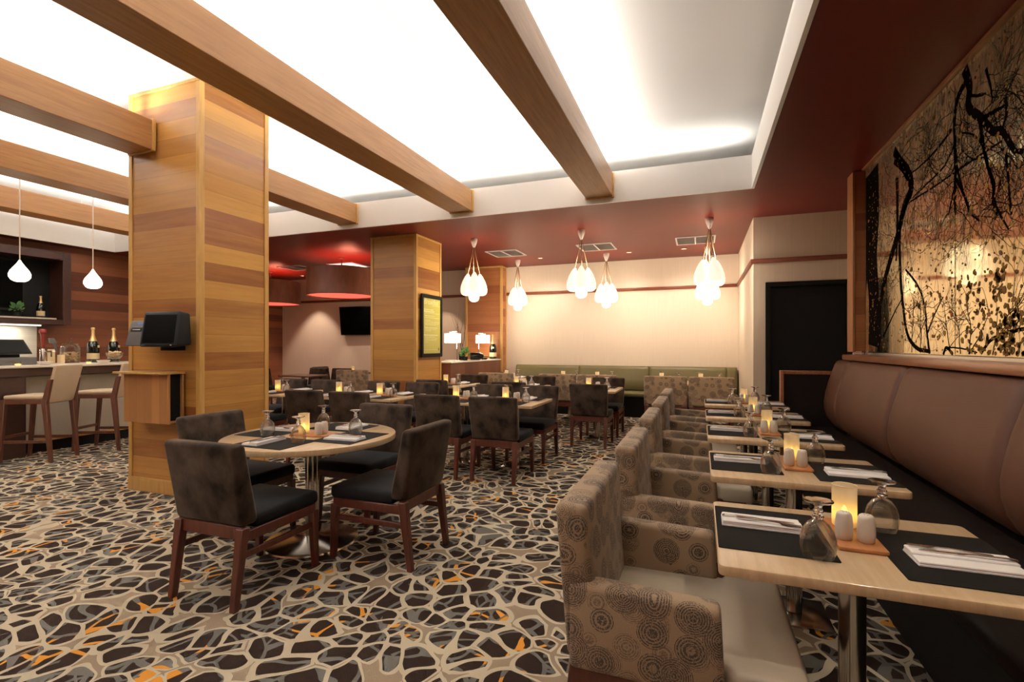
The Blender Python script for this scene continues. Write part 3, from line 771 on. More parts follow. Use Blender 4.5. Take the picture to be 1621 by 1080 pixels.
def twig(p, ang, L, w, lvl, leaf=0.0, curl=.25):
    step = max(.015, L/12); pts = [p]; a = ang
    for i in range(12):
        a += rnd.uniform(-curl, curl)
        q = (pts[-1][0]+step*math.cos(a), pts[-1][1]+step*math.sin(a))
        if not inside(q): break
        pts.append(q)
        if lvl and i > 1 and rnd.random() < .34: twig(q, a+rnd.choice((-1, 1))*rnd.uniform(.35, 1.1), L*rnd.uniform(.35, .65), w*.55, lvl-1, leaf, curl)
    if len(pts) > 1: ribbon(pts, w, max(w*.35, .0016))
    if leaf and rnd.random() < leaf: leafblob(pts[-1], rnd.uniform(.010, .024))
def leafblob(p, r, mi=None):
    n = rnd.choice((5, 6, 7)); a0 = rnd.uniform(0, 6.28); el = rnd.uniform(.5, 1.0); th = rnd.uniform(0, 3.14); pts = []
    for i in range(n):
        a = a0+2*PI*i/n; rr = r*rnd.uniform(.7, 1.15); x, y = rr*math.cos(a), rr*el*math.sin(a)
        q = (p[0]+x*math.cos(th)-y*math.sin(th), p[1]+x*math.sin(th)+y*math.cos(th))
        if not inside(q): return
        pts.append((PXX-.0004, q[0], q[1]))
    pr.quad(pts, rnd.choice((1, 1, 2, 3)) if mi is None else mi)
def Z5(L): return [(1320+x/3.0, 240+y/3.0) for x, y in L]
def Z4(L): return [(1400+x*.2594, 60+y*.2593) for x, y in L]
mains = [
    (Z5([(180, 60), (185, 300), (178, 520), (190, 700), (185, 960)]), .27, .20),
    (Z5([(290, 30), (345, 90), (368, 170), (335, 260), (310, 370), (278, 480), (245, 600), (222, 720), (212, 950)]), .075, .05),
    (Z5([(318, 300), (312, 430), (318, 620), (332, 760), (350, 870), (395, 935), (450, 948)]), .040, .022),
    (Z5([(300, 120), (302, 340), (296, 520)]), .05, .02),
    (Z5([(235, 880), (290, 760), (325, 700)]), .015, .006),
    (Z5([(340, 560), (400, 640), (432, 740), (442, 860), (455, 960)]), .014, .02),
    (Z5([(445, 860), (480, 770), (520, 690)]), .012, .005),
    (Z5([(345, 250), (470, 170), (600, 80), (720, 0), (800, -50)]), .010, .009),
    (Z5([(575, -60), (580, 60), (575, 150), (545, 300)]), .024, .008),
    (Z5([(580, 130), (620, 210), (650, 290), (690, 330)]), .020, .007),
    (Z5([(700, -70), (730, 60), (755, 160), (772, 260), (830, 370)]), .024, .008),
    (Z5([(520, 965), (535, 930), (570, 970)]), .016, .016),
    (Z5([(545, 930), (620, 938), (680, 955)]), .008, .006),
    (Z5([(700, 960), (740, 900), (800, 870), (860, 850), (960, 840)]), .014, .016),
    (Z4([(490, 190), (520, 300), (515, 420), (590, 490), (660, 565), (715, 565), (770, 650), (800, 690), (852, 690)]), .055, .018),
    (Z4([(490, 280), (450, 360), (430, 470), (428, 560), (432, 760), (430, 1080)]), .036, .018),
    (Z4([(600, 490), (680, 445), (740, 410)]), .022, .010),
    (Z4([(580, 500), (600, 620), (630, 780), (670, 890), (660, 1000), (690, 1080)]), .026, .012),
    (Z4([(410, 560), (320, 680), (200, 800), (110, 850)]), .016, .006),
    (Z4([(430, 650), (360, 790), (250, 900), (170, 980)]), .014, .006),
    (Z4([(60, 690), (110, 780), (165, 910), (140, 1000), (110, 1080)]), .06, .04),
    (Z4([(440, 780), (480, 940), (520, 1070)]), .02, .008),
    (Z4([(520, 350), (570, 355), (620, 340)]), .016, .008),
    (Z4([(740, 360), (745, 460), (720, 560)]), .020, .014),
    (Z4([(620, 190), (650, 300), (660, 400)]), .018, .006),
    (Z4([(740, 700), (760, 900), (775, 1080)]), .014, .012),
    (Z4([(470, 580), (540, 590), (600, 660), (620, 720), (540, 740), (470, 680)]), .010, .005),
]
for px, w0, w1 in mains:
    P = [p for p in smooth_path(px, .002) if inside(p)]
    if len(P) < 2: continue
    ribbon(P, w0*1.35, w1*1.35)
    for i in range(2, len(P)-1, 2):
        up = P[i][1] > 2.0
        dirn = math.atan2(P[i+1][1]-P[i][1], P[i+1][0]-P[i][0])
        if rnd.random() < (.6 if up else .4): twig(P[i], dirn+rnd.choice((-1, 1))*rnd.uniform(.4, 1.2), rnd.uniform(.15, .5), .005, 2, .12 if up else .25)
for k in range(20): twig((rnd.uniform(YLO, 5.6), rnd.uniform(2.35, 3.1)), -PI/2+rnd.uniform(-.9, .9), rnd.uniform(.3, .8), .005, 2, .1)
for k in range(16): twig((rnd.uniform(YLO, 5.4), 1.33), PI/2+rnd.uniform(-.5, .5), rnd.uniform(.2, .5), .008, 2, .5)
cl = [on_x(1320+x/3.0, 240+y/3.0, MX) for x, y in ((800, 580), (700, 740), (640, 680), (780, 620), (740, 880), (790, 850), (860, 880), (830, 800), (870, 760), (690, 960), (650, 890), (800, 940), (880, 950), (750, 690))]
cl += [(rnd.uniform(YLO, 3.5), rnd.uniform(1.4, 2.1)) for k in range(9)]
for c in cl:
    for k in range(17): leafblob((c[0]+rnd.gauss(0, .05), c[1]+rnd.gauss(0, .06)), rnd.uniform(.010, .026), rnd.choice((1, 1, 1, 2)))
for k in range(900):
    y, z = rnd.uniform(YLO, 5.8), rnd.gauss(1.95, .32)
    leafblob((y, z), rnd.uniform(.004, .013), rnd.choice((1, 2, 2, 3)))
for k in range(900):
    leafblob((rnd.uniform(YLO, 5.8), rnd.uniform(2.2, 3.1)), rnd.uniform(.004, .012), rnd.choice((1, 3, 3, 2)))
tp_ = obj('tree_print', pr, ['print_dark', 'print_brown', 'print_olive', 'print_rust'], mu)
po = thing('wall_mounted_post', 'square wooden post at the doorway end of the mural', 'post')
obj('post_body', MB().box(1.455, XR-.004, 5.965, 6.15, 1.33, 3.147, .004, 1), 'pilaster', po)
obj('edge_trim', MB().box(1.45, 1.475, 5.955, 6.155, 1.32, 3.147, .003, 1), 'posttrim', po)
obj('foot_bracket', MB().box(1.46, 1.55, 5.97, 6.0, 1.300, 1.312).box(1.46, 1.475, 5.97, 6.0, 1.294, 1.300), 'white_paint', po)

# ------------------------------------------------------------------ pendants
def b_cluster():
    t = thing('cluster_pendant', '', 'pendant lamp')
    obj('canopy', MB().lathe([(0, 0), (.055, 0), (.057, -.02), (.050, -.06), (.030, -.115), (.012, -.15), (0, -.155)], 24), 'canopy', t)
    bp = [(0, 0), (.036, .004), (.066, .018), (.086, .05), (.094, .10), (.090, .16), (.072, .235), (.045, .305), (.022, .345), (.012, .36), (0, .362)]
    N = 5
    for k in range(N):
        a = 2*PI*k/(N-1) if k < N-1 else 0
        rr = .14 if k < N-1 else 0
        dz = -.94 - (.0 if k < N-1 else .10) + (.02 if k % 2 else 0)
        lean = .11 if k < N-1 else 0
        bot = Vector((rr*math.cos(a), rr*math.sin(a), dz))
        ax = Vector((-math.sin(a), math.cos(a), 0))
        R_ = Matrix.Translation(bot) @ Matrix.Rotation(-lean, 4, ax)
        obj('bulb', MB().lathe(bp, 18, mat=R_), 'bulb', t)
        top = R_ @ Vector((0, 0, .35))
        obj('cord', MB().tube([(.008*math.cos(a), .008*math.sin(a), -.13), (top.x*.5, top.y*.5, -.13+(top.z+.13)*.5), tuple(top)], .0055, 6), 'cord', t)
    return t
BUILD['cluster'] = b_cluster
for x, y, w in ((-3.49, 7.5, 'beside the menu-board column, over the second row'), (-3.5, 9.65, 'by the wood pilaster, over the olive banquette'), (-1.69, 7.5, 'in the middle, over the single aisle table'), (-1.67, 9.56, 'in the middle, over the olive banquette'), (.125, 7.43, 'by the black door, hanging in front'), (.13, 9.57, 'by the black door, hanging behind')):
    inst('cluster', (x, y, ZS), random.uniform(0, 1), 'cluster of white opal bulbs '+w, 'cluster pendants')
    L = bpy.data.lights.new('cluster_lamp', 'POINT'); L.energy = 22; L.color = (1, .85, .68); L.shadow_soft_size = .12
    lo = bpy.data.objects.new('cluster_lamp', L); C.objects.link(lo); lo.location = (x, y, ZS-1.14); lo.visible_glossy = False
    L2 = L.copy(); L2.energy = 22; L2.shadow_soft_size = .05
    lo = bpy.data.objects.new('cluster_lamp', L2); C.objects.link(lo); lo.location = (x, y, ZS-.52); lo.visible_glossy = False
def b_drop():
    t = thing('teardrop_pendant', '', 'pendant lamp')
    obj('bulb', MB().lathe([(0, .0), (.05, .002), (.085, .022), (.108, .06), (.110, .095), (.095, .14), (.065, .185), (.035, .23), (.016, .265), (.010, .28), (0, .28)], 28), 'drop', t)
    obj('cord', MB().cyl((0, 0, .28), (0, 0, ZC-2.22-.03), .007, n=8), 'canopy', t)
    obj('canopy', MB().lathe([(0, ZC-2.255), (.05, ZC-2.25), (.055, ZC-2.222), (0, ZC-2.221)], 20), 'canopy', t)
    return t
BUILD['drop'] = b_drop
for y, w in ((3.84, 'over the bar in front of the television niche'), (4.68, 'over the bar beside the big column')):
    inst('drop', (-8.3, y, 2.22), 0, 'glowing white teardrop lamp hanging '+w, 'teardrop lamps')
    L = bpy.data.lights.new('drop_lamp', 'POINT'); L.energy = 10; L.color = (1, .8, .55); L.shadow_soft_size = .1
    lo = bpy.data.objects.new('drop_lamp', L); C.objects.link(lo); lo.location = (-8.3, y, 2.12)
def b_drum():
    t = thing('drum_pendant', '', 'pendant lamp')
    R = .66
    obj('drum_shade', MB().lathe([(R, -.78), (R, -.25), (R-.012, -.25), (R-.012, -.78), (R, -.78)], 64, cap=False), 'drumwood', t)
    df = obj('diffuser', MB().lathe([(0, -.755), (R-.014, -.755), (R-.014, -.748), (0, -.748)], 64), 'drumglow', t)
    obj('rod', MB().cyl((0, 0, -.745), (0, 0, -.012), .012, n=10), 'chrome', t)
    obj('canopy', MB().lathe([(0, 0), (.07, 0), (.07, -.02), (.03, -.03), (0, -.03)], 24), 'chrome', t)
    return t
M['drumwood'] = grain_wood('drum_veneer', (.17, .055, .03), (.27, .095, .05), (3, 3, 1), .45)
BUILD['drum'] = b_drum
for x, y, w in ((-6.70, 8.15, 'in front of the television'), (-9.55, 9.1, 'beside the big column, farther back')):
    inst('drum', (x, y, ZS), 0, 'wide wood-veneer drum lamp with red glowing underside, '+w, 'drum lamps')
    L = bpy.data.lights.new('drum_lamp', 'POINT'); L.energy = 42; L.color = (1, .30, .18); L.shadow_soft_size = .2
    lo = bpy.data.objects.new('drum_lamp', L); C.objects.link(lo); lo.location = (x+.2, y, ZS-.55)
def b_vent():
    t = thing('ceiling_vent', '', 'air vent')
    fr = MB()
    for x0, x1, y0, y1 in ((-.31, .31, -.31, -.285), (-.31, .31, .285, .31), (-.31, -.285, -.285, .285), (.285, .31, -.285, .285), (-.012, .012, -.285, .285)): fr.box(x0, x1, y0, y1, -.014, -.001)
    obj('frame', fr, 'vent', t)
    obj('backing', MB().box(-.284, .284, -.284, .284, -.0018, -.001), 'ventdark', t)
    sl = MB()
    for k in range(14):
        y = -.275+k*.0415
        sl.hexa([(-.285, y, -.012), (.285, y, -.012), (.285, y+.006, -.012), (-.285, y+.006, -.012)], [(-.285, y+.018, -.002), (.285, y+.018, -.002), (.285, y+.024, -.002), (-.285, y+.024, -.002)])
    obj('slats', sl, 'vent', t)
    return t
BUILD['vent'] = b_vent
for x, w in ((-3.45, 'by the menu-board column'), (-1.72, 'in the middle of the row'), (-.07, 'by the black door'), (-8.5, 'in shadow between the drum lamps')):
    inst('vent', (x, 8.87, ZS), 0, 'square slatted vent in the red ceiling '+w, 'ceiling vents')
pl = thing('ceiling_light_panel', 'bright square light panel in the red ceiling behind the drum lamp', 'ceiling light', (-7.2, 8.98, ZS))
obj('frame', MB().box(-.33, .33, -.33, -.30, -.012, -.001).box(-.33, .33, .30, .33, -.012, -.001).box(-.33, -.30, -.30, .30, -.012, -.001).box(.30, .33, -.30, .30, -.012, -.001), 'vent', pl)
obj('diffuser', MB().box(-.30, .30, -.30, .30, -.008, -.002), 'panel_light', pl)

# recessed downlights (small rings in the soffit) with their lamps
def b_can():
    t = thing('downlight', '', 'ceiling light')
    obj('ring', MB().lathe([(.055, -.001), (.06, -.006), (.045, -.008), (.042, -.001), (.055, -.001)], 24, cap=False), 'brass', t)
    obj('lens', MB().lathe([(0, -.003), (.042, -.003), (.042, -.001), (0, -.001)], 20), 'downlamp', t)
    return t
BUILD['can'] = b_can
def downlight(x, y, w, e, ang=65, blend=.5, col=(1, .80, .56), aim=None):
    inst('can', (x, y, ZS), 0, 'small recessed downlight '+w, 'recessed downlights')
    L = bpy.data.lights.new('downlight_lamp', 'SPOT'); L.energy = e; L.color = col; L.spot_size = math.radians(ang); L.spot_blend = blend; L.shadow_soft_size = .035
    lo = bpy.data.objects.new('downlight_lamp', L); C.objects.link(lo); lo.location = (x, y, ZS-.012)
    if aim: lo.rotation_euler = (Vector(aim)-Vector((x, y, ZS-.012))).to_track_quat('-Z', 'Y').to_euler()
downlight(-9.35, 9.90, 'over the television wall, outer one', 190, 74, .4, (1, .78, .62))
downlight(-7.6, 9.90, 'over the television wall, beside the television', 150, 74, .4, (1, .78, .62))
downlight(-5.6, 9.95, 'by the divider, near the pilaster', 110, 62, .25, (1, .74, .56))
for x, w in ((-3.0, 'toward the pilaster'), (-1.25, 'in the middle'), (-.27, 'toward the doorway')):
    downlight(x, 9.60, 'over the olive banquette '+w, 70, 96, .8, (1, .90, .80), (x, 10.45, 1.35))
for y, w in ((2.75, 'second'), (1.3, 'first'), (-.3, 'behind')):
    downlight(1.02, y, 'over the brown banquette, %s along the row' % w, 45, 88, .7, (1, .84, .64))
downlight(-9.9+.45, 6.6, 'over the back bar end', 60, 80, .6, (1, .74, .5))

# ------------------------------------------------------------------ on the columns
pos = thing('wall_mounted_terminal', 'black touch-screen till mounted on the big column', 'till', (-4.40, 3.03, 1.37), .16)
bd = MB().hexa([(-.195, -.07, 0), (.195, -.07, 0), (.195, .10, .02), (-.195, .10, .02)], [(-.19, -.02, .315), (.19, -.02, .315), (.19, .09, .30), (-.19, .09, .30)], .02, 3)
obj('housing', bd, 'plastic', pos)
sl_ = -.05/.315
def sc(x, z, o): return (x, -.07-z*sl_-o, z)
obj('screen', MB().hexa([sc(-.165, .035, .001), sc(.165, .035, .001), sc(.165, .035, -.006), sc(-.165, .035, -.006)], [sc(-.162, .285, .001), sc(.162, .285, .001), sc(.162, .285, -.006), sc(-.162, .285, -.006)]), 'screen', pos)
obj('indicator_light', MB().box(.135, .145, -.0745, -.066, .014, .022), 'white_text', pos)
obj('maker_mark', MB().box(-.165, -.13, -.0745, -.066, .014, .020), 'greyplastic', pos)
obj('wall_bracket', MB().box(-.06, .06, .02, .165, -.03, .02, .004).box(-.05, .05, .09, .163, .02, .2), 'plastic', pos)
prn = thing('mounted_receipt_printer', 'small dark receipt printer mounted beside the black till', 'printer', (-4.735, 3.05, 1.38), .1)
obj('housing', MB().hexa([(-.10, -.07, 0), (.10, -.07, 0), (.10, .10, 0), (-.10, .10, 0)], [(-.085, -.02, .23), (.10, -.02, .23), (.10, .10, .23), (-.085, .10, .23)], .012, 2), 'greyplastic', prn)
def ps(x, z, o): return (x, -.07+z*.05/.23-o, z)
obj('paper_slot', MB().hexa([ps(-.06, .13, .004), ps(.06, .13, .004), ps(.06, .13, -.004), ps(-.06, .13, -.004)], [ps(-.055, .165, .004), ps(.06, .165, .004), ps(.06, .165, -.004), ps(-.055, .165, -.004)]), 'black', prn)
obj('receipt', MB().hexa([ps(-.04, .143, .006), ps(.045, .143, .006), ps(.045, .143, .003), ps(-.04, .143, .003)], [ps(-.04, .152, .007), ps(.045, .152, .007), ps(.045, .152, .003), ps(-.04, .152, .003)]), 'white_text', prn)
obj('blue_mark', MB().hexa([ps(.0, .19, .002), ps(.06, .19, .002), ps(.06, .19, -.003), ps(.0, .19, -.003)], [ps(.0, .205, .002), ps(.06, .205, .002), ps(.06, .205, -.003), ps(.0, .205, -.003)]), 'bluemark', prn) if M.setdefault('bluemark', simple('blue_mark', (.10, .16, .45), .5)) else None
bx = thing('mounted_menu_box', 'open-sided wooden box with a jutting top board, mounted on the big column', 'box', (0, 0, 0))
obj('front_board', MB().box(-4.975, -4.39, 3.055, 3.08, .685, 1.128, .003, 1), 'boxwood', bx)
obj('side_board', MB().box(-4.975, -4.95, 3.0805, 3.207, .685, 1.128, .003, 1), 'boxwood', bx)
obj('back_board', MB().box(-4.9495, -4.39, 3.19, 3.207, .70, 1.128, .003, 1), 'boxwood', bx)
obj('bottom_board', MB().box(-4.9495, -4.39, 3.0805, 3.1895, .69, .708, .003, 1), 'boxwood', bx)
obj('inner_shade_block', MB().box(-4.9495, -4.42, 3.1, 3.188, .709, 1.127), 'black', bx)  # solid black block stands for the deep shade inside the open side
obj('top_board', MB().box(-5.03, -4.375, 2.99, 3.207, 1.1285, 1.147, .003, 1), 'trimwood', bx)
# green menu board
sg = thing('menu_sign', 'tall black-framed green menu board on the square column', 'sign', (-4.153, 7.27, 1.20))
fr = MB()
for y0, y1, z0, z1 in ((-.335, -.285, 0, 1.02), (.285, .335, 0, 1.02), (-.285, .285, 0, .06), (-.285, .285, .96, 1.02)): fr.box(-.01, .022, y0, y1, z0, z1, .003, 1)
obj('frame', fr, 'plastic', sg)
ps_ = obj('poster', MB().box(-.01, .004, -.285, .285, .06, .96), 'poster', sg)
def text_obj(body, size, loc, rot, matn, parent, name, shear=0, align='LEFT'):
    cu = bpy.data.curves.new(name, 'FONT'); cu.body = body; cu.size = size; cu.extrude = .0006; cu.shear = shear; cu.align_x = align
    to = bpy.data.objects.new(name+'_tmp', cu); C.objects.link(to)
    bpy.context.view_layer.update()
    me = bpy.data.meshes.new_from_object(to.evaluated_get(bpy.context.evaluated_depsgraph_get()))
    C.objects.unlink(to); bpy.data.objects.remove(to)
    o = bpy.data.objects.new(name, me); C.objects.link(o); me.materials.clear(); me.materials.append(M[matn])
    o.parent = parent; o.location = loc; o.rotation_euler = rot
    return o
RT = (PI/2, 0, PI/2)
text_obj('Breakfast', .125, (.0048, -.255, .865), RT, 'poster_text', ps_, 'heading_lettering', .3)
ln = MB(); rs = random.Random(4)
ln.box(.004, .0052, .0, .27, .845, .851)
rows = [(.775, .30, .016), (.745, .34, .02), (.72, .48, .007), (.675, .30, .010), (.645, .46, .008), (.60, .16, .008), (.575, .46, .007), (.55, .44, .007), (.53, .34, .007), (.48, .40, .010), (.455, .36, .007), (.43, .18, .007), (.36, .46, .018), (.33, .32, .009), (.305, .40, .007), (.28, .36, .007), (.245, .10, .007)]
for z, L, h in rows:
    y = -.255 if h > .012 else -.21
    end = y+L
    while y < end:
        w = rs.uniform(.02, .06); ln.box(.004, .0052, y, min(y+w, end), z-h/2, z+h/2); y += w+.012
ln.box(.004, .0052, -.25, .18, .118, .122)
obj('menu_lines', ln, 'poster_text', ps_)
obj('red_mark', MB().box(.004, .0052, .215, .245, .105, .15), 'poster_mark', ps_)
obj('cover_glass', MB().box(.010, .0125, -.284, .284, .061, .959), 'posterglass', sg)

# ------------------------------------------------------------------ divider with lamps
dv = thing('divider_cabinet', 'low wood-fronted divider with a pale top behind the menu-board column', 'divider', (0, 0, 0))
obj('body', MB().box(-4.52, -4.09, 7.83, 10.15, 0, 1.075, .004, 1), 'dividerwood', dv)
obj('counter_top', MB().box(-4.54, -4.07, 7.81, 10.16, 1.075, 1.10, .004, 1), 'cream_stone', dv)
def b_lamp():
    t = thing('table_lamp', '', 'lamp')
    obj('base', MB().box(-.11, .11, -.11, .11, 0, .018, .004, 1), 'cream_stone', t)
    obj('pole', MB().cyl((.10, 0, .018), (.10, 0, .56), .011, n=12), 'chrome', t)
    obj('arm', MB().cyl((-.01, 0, .555), (.10, 0, .555), .008, n=8), 'chrome', t)
    obj('lamp_shade', MB().lathe([(.15, .34), (.15, .51), (.146, .51), (.146, .34), (.15, .34)], 40, cap=False), 'shade', t)
    obj('finial', MB().lathe([(.055, .512), (.055, .54), (0, .54), (0, .512)], 20, cap=False), 'shade', t)
    return t
BUILD['lamp'] = b_lamp
inst('lamp', (-4.30, 8.30, 1.101), 0, 'white drum-shade lamp next to the menu-board column', 'lamps on the divider')
inst('lamp', (-4.33, 9.75, 1.101), PI, 'white drum-shade lamp beside the big dark bottle', 'lamps on the divider')
for y in (8.30, 9.75):
    L = bpy.data.lights.new('shade_lamp', 'POINT'); L.energy = 9; L.color = (1, .78, .5); L.shadow_soft_size = .06
    lo = bpy.data.objects.new('shade_lamp', L); C.objects.link(lo); lo.location = (-4.30, y, 1.38)
def b_bottle():
    t = thing('champagne_bottle', '', 'bottle')
    obj('bottle_body', MB().lathe([(0, 0), (.072, 0), (.076, .01), (.076, .22), (.068, .28), (.045, .335), (.027, .38), (.0, .382)], 28), 'bottle', t)
    obj('foil_neck', MB().lathe([(.050, .325), (.031, .375), (.021, .42), (.019, .50), (.026, .505), (.026, .525), (.018, .535), (0, .537)], 24, cap=False), 'gold', t)
    obj('paper_label', MB().lathe([(.0768, .05), (.0772, .05), (.0772, .14), (.0768, .14)], 28, cap=False), 'label_cream', t)
    obj('painted_emblem', MB().box(.069, .0775, -.022, .022, .225, .262, .002), 'label_cream', t)
    return t
BUILD['bottle'] = b_bottle
inst('bottle', (-4.2, 10.0, 1.101), -1.2, 'big dark champagne bottle with gold neck on the divider', 'champagne bottles')
def foliage(name, label, loc, hh, rr, n, pot, seed, cat='plant'):
    r = random.Random(seed); t = thing(name, label, cat, loc)
    obj('pot', MB().lathe([(0, 0), (pot*.8, 0), (pot, pot*1.5), (pot*.9, pot*1.5), (pot*.85, pot*1.3), (0, pot*1.3)], 20), 'black', t)
    m = MB()
    for k in range(n):
        a = r.uniform(0, 6.28); e = r.uniform(.2, 1.3); d = Vector((math.cos(a)*math.cos(e), math.sin(a)*math.cos(e), math.sin(e)))
        p = Vector((0, 0, pot*1.3))+Vector((d.x*rr, d.y*rr, d.z*hh))*r.uniform(.5, 1); s = d.orthogonal().normalized(); L = r.uniform(.04, .07)
        m.quad([p, p+d*L*.5+s*L*.3, p+d*L, p+d*L*.5-s*L*.3])
    obj('foliage', m, 'leaf', t)
    return t
foliage('potted_plant', 'small green leafy plant in a black pot on the divider', (-4.25, 8.74, 1.101), .16, .09, 70, .05, 3)
vz = thing('branch_vase', 'tall dry curly branches in a dark vase on the divider', 'vase', (-4.44, 8.98, 1.101))
obj('vase', MB().lathe([(0, 0), (.06, 0), (.065, .15), (.05, .16), (0, .15)], 18), 'black', vz)
br = MB(); r5 = random.Random(9)
for k in range(8):
    p = Vector((0, 0, .13)); pts = [p]; d = Vector((r5.uniform(-.1, .12), r5.uniform(-.06, .18), 1)).normalized()
    for i in range(10):
        d = (d+Vector((r5.uniform(-.22, .22), r5.uniform(-.22, .22), .06))).normalized(); p = p+d*.085; pts.append(p)
    br.tube(pts, [.006*(1-i/12) for i in range(11)], 5)
obj('branches', br, 'twig', vz)
ly = thing('lying_bottle', 'dark bottle lying on its side between the lamps on the divider', 'bottle', (-4.20, 9.14, 1.175), .4)
R90 = Matrix.Rotation(PI/2, 4, 'Y')
obj('bottle_body', MB().lathe([(0, -.12), (.072, -.12), (.074, -.1), (.074, .06), (.055, .11), (.025, .15), (0, .15)], 22, mat=R90), 'bottle', ly)
obj('foil_neck', MB().lathe([(.026, .148), (.02, .2), (.02, .24), (0, .245)], 18, mat=R90), 'gold', ly)
cs = tag(obj('cork_dish', MB().lathe([(0, 0), (.05, 0), (.085, .03), (.08, .032), (.045, .008), (0, .008)], 22), 'black'), 'shallow dark dish on the divider beside the far lamp', 'dish'); cs.location = (-4.18, 9.47, 1.101)
# number card and wrapped candle on the last olive-bench table
nc = thing('number_sign', 'small black and white number card on the table by the pilaster', 'sign', (-3.60, 9.05, .7506), -.35)
obj('card', MB().box(-.055, .035, -.004, .004, 0, .12), 'black', nc)
obj('white_half', MB().box(.0355, .10, -.004, .004, 0, .12), 'white_text', nc)
text_obj('2', .12, (-.048, -.0048, .018), (PI/2, 0, 0), 'white_text', nc, 'number_lettering')
# television on the back wall
tv = thing('wall_tv', 'black television mounted high on the cream back wall', 'television', (-7.98, 10.43, 2.02))
Rt = Matrix.Rotation(.10, 4, 'X')
obj('housing', MB().box(-.60, .60, -.06, -.01, -.36, .36, .008, 2, mat=Rt), 'plastic', tv)
obj('screen', MB().box(-.58, .58, -.064, -.059, -.335, .34, mat=Rt), 'screen', tv)
obj('wall_bracket', MB().box(-.15, .15, -.02, .065, -.12, .12), 'black', tv)

# ------------------------------------------------------------------ the bar
bar = thing('bar_counter', 'long bar with ivory front panels and a dark overhanging top', 'bar', (0, 0, 0))
BY0, BY1 = .94, 6.5
YP = [3.72+1.39*k for k in range(-2, 3)]
for a, b in zip(YP, YP[1:]):
    obj('front_panel', MB().box(-8.09, -8.06, a+.004, b-.004, .17, .985), 'barfront', bar)
obj('end_post', MB().box(-8.10, -7.86, 3.42, 3.70, 0, 1.0, .004, 1), 'espresso', bar)
obj('carcass', MB().box(-8.85, -8.091, BY0, BY1, .0, 1.0), 'espresso', bar)
obj('foot_rail', MB().box(-8.09, -8.03, 3.72, BY1, .135, .165, .004, 1), 'trimwood', bar)
obj('kick_plate', MB().box(-8.09, -8.07, 3.72, BY1, 0, .134), 'black', bar)
obj('apron', MB().box(-8.09, -7.84, BY0, BY1, 1.0, 1.105, .004, 1), 'espresso', bar)
obj('counter_top', MB().box(-8.90, -7.80, BY0, BY1, 1.106, 1.13, .005, 1), 'cream_stone', bar)
inst('stool', (-7.55, 3.66, 0), math.radians(204.7-90), 'ivory bar stool with dark legs at the near end of the bar', 'bar stools')
inst('stool', (-7.52, 4.38, 0), math.radians(204.7-90), 'ivory bar stool half hidden by the big column', 'bar stools')
BZ = 1.1305
inst('bottle', (-8.74, 4.93, BZ), .6, 'big champagne bottle with gold label standing alone on the bar', 'champagne bottles')
inst('bottle', (-8.74, 5.22, BZ), .6, 'big champagne bottle behind the corks bowl beside the big column', 'champagne bottles')
jar = thing('cork_jar', 'lidded glass jar half full of corks on the bar', 'jar', (-8.72, 4.62, BZ))
obj('jar_glass', MB().lathe([(0, 0), (.11, 0), (.115, .01), (.115, .22), (.10, .255), (.085, .27), (.082, .27), (.097, .253), (.111, .22), (.111, .012), (0, .008)], 28, cap=False), 'glass', jar)
ld = obj('lid', MB().lathe([(0, .272), (.092, .272), (.092, .285), (.03, .30), (.012, .315), (.012, .325), (.024, .345), (.018, .365), (0, .37)], 24), 'glass', jar)
rk = random.Random(5); ck = MB()
for k in range(70):
    a = rk.uniform(0, 6.28); rr = .085*math.sqrt(rk.random()); z = .03+rk.random()*.125
    p = Vector((rr*math.cos(a), rr*math.sin(a), z)); dv_ = Vector((rk.uniform(-1, 1), rk.uniform(-1, 1), rk.uniform(-.5, .5))).normalized()*.018
    ck.cyl(p-dv_, p+dv_, .0105, n=8)
tag(obj('corks', ck, 'cork', jar), kind='stuff')
bw = thing('cork_bowl', 'glass footed bowl of corks in front of a champagne bottle', 'bowl', (-8.52, 5.10, BZ))
obj('bowl_glass', MB().lathe([(0, 0), (.06, 0), (.06, .008), (.015, .015), (.015, .04), (.07, .06), (.105, .10), (.11, .15), (.106, .15), (.10, .10), (.06, .066), (0, .06)], 28, cap=False), 'glass', bw)
ck = MB()
for k in range(45):
    a = rk.uniform(0, 6.28); rr = .085*math.sqrt(rk.random()); z = .095+rk.random()*.07
    p = Vector((rr*math.cos(a), rr*math.sin(a), z)); dv_ = Vector((rk.uniform(-1, 1), rk.uniform(-1, 1), rk.uniform(-.5, .5))).normalized()*.017
    ck.cyl(p-dv_, p+dv_, .010, n=8)
tag(obj('corks', ck, 'cork', bw), kind='stuff')
for x, y, h, w in ((-8.66, 4.40, .20, 'taller'), (-8.60, 4.43, .12, 'shorter')):
    cdl = thing('pillar_candle', w+' ivory pillar candle beside the cork jar on the bar', 'candle', (x-(.08 if h > .15 else -.03), y, BZ), group='pillar candles')
    obj('wax', MB().lathe([(0, 0), (.04, 0), (.042, .005), (.042, h), (.036, h+.004), (0, h-.004)], 20), 'candlewax', cdl)
    obj('wick', MB().cyl((0, 0, h-.004), (0, 0, h+.015), .002, n=6), 'black', cdl)
for y, w in ((3.66, 'in front of the register'), (4.43, 'by the champagne bottle')):
    tl = thing('tealight_holder', 'small glass tealight on the bar edge '+w, 'candle', (-7.95, y, BZ), group='tealights on the bar')
    obj('cup', MB().lathe([(0, 0), (.03, 0), (.036, .05), (.033, .05), (.028, .006), (0, .006)], 18, cap=False), 'glass', tl)
    obj('candle', MB().lathe([(0, .007), (.024, .007), (.024, .028), (0, .028)], 14), 'tealight', tl)
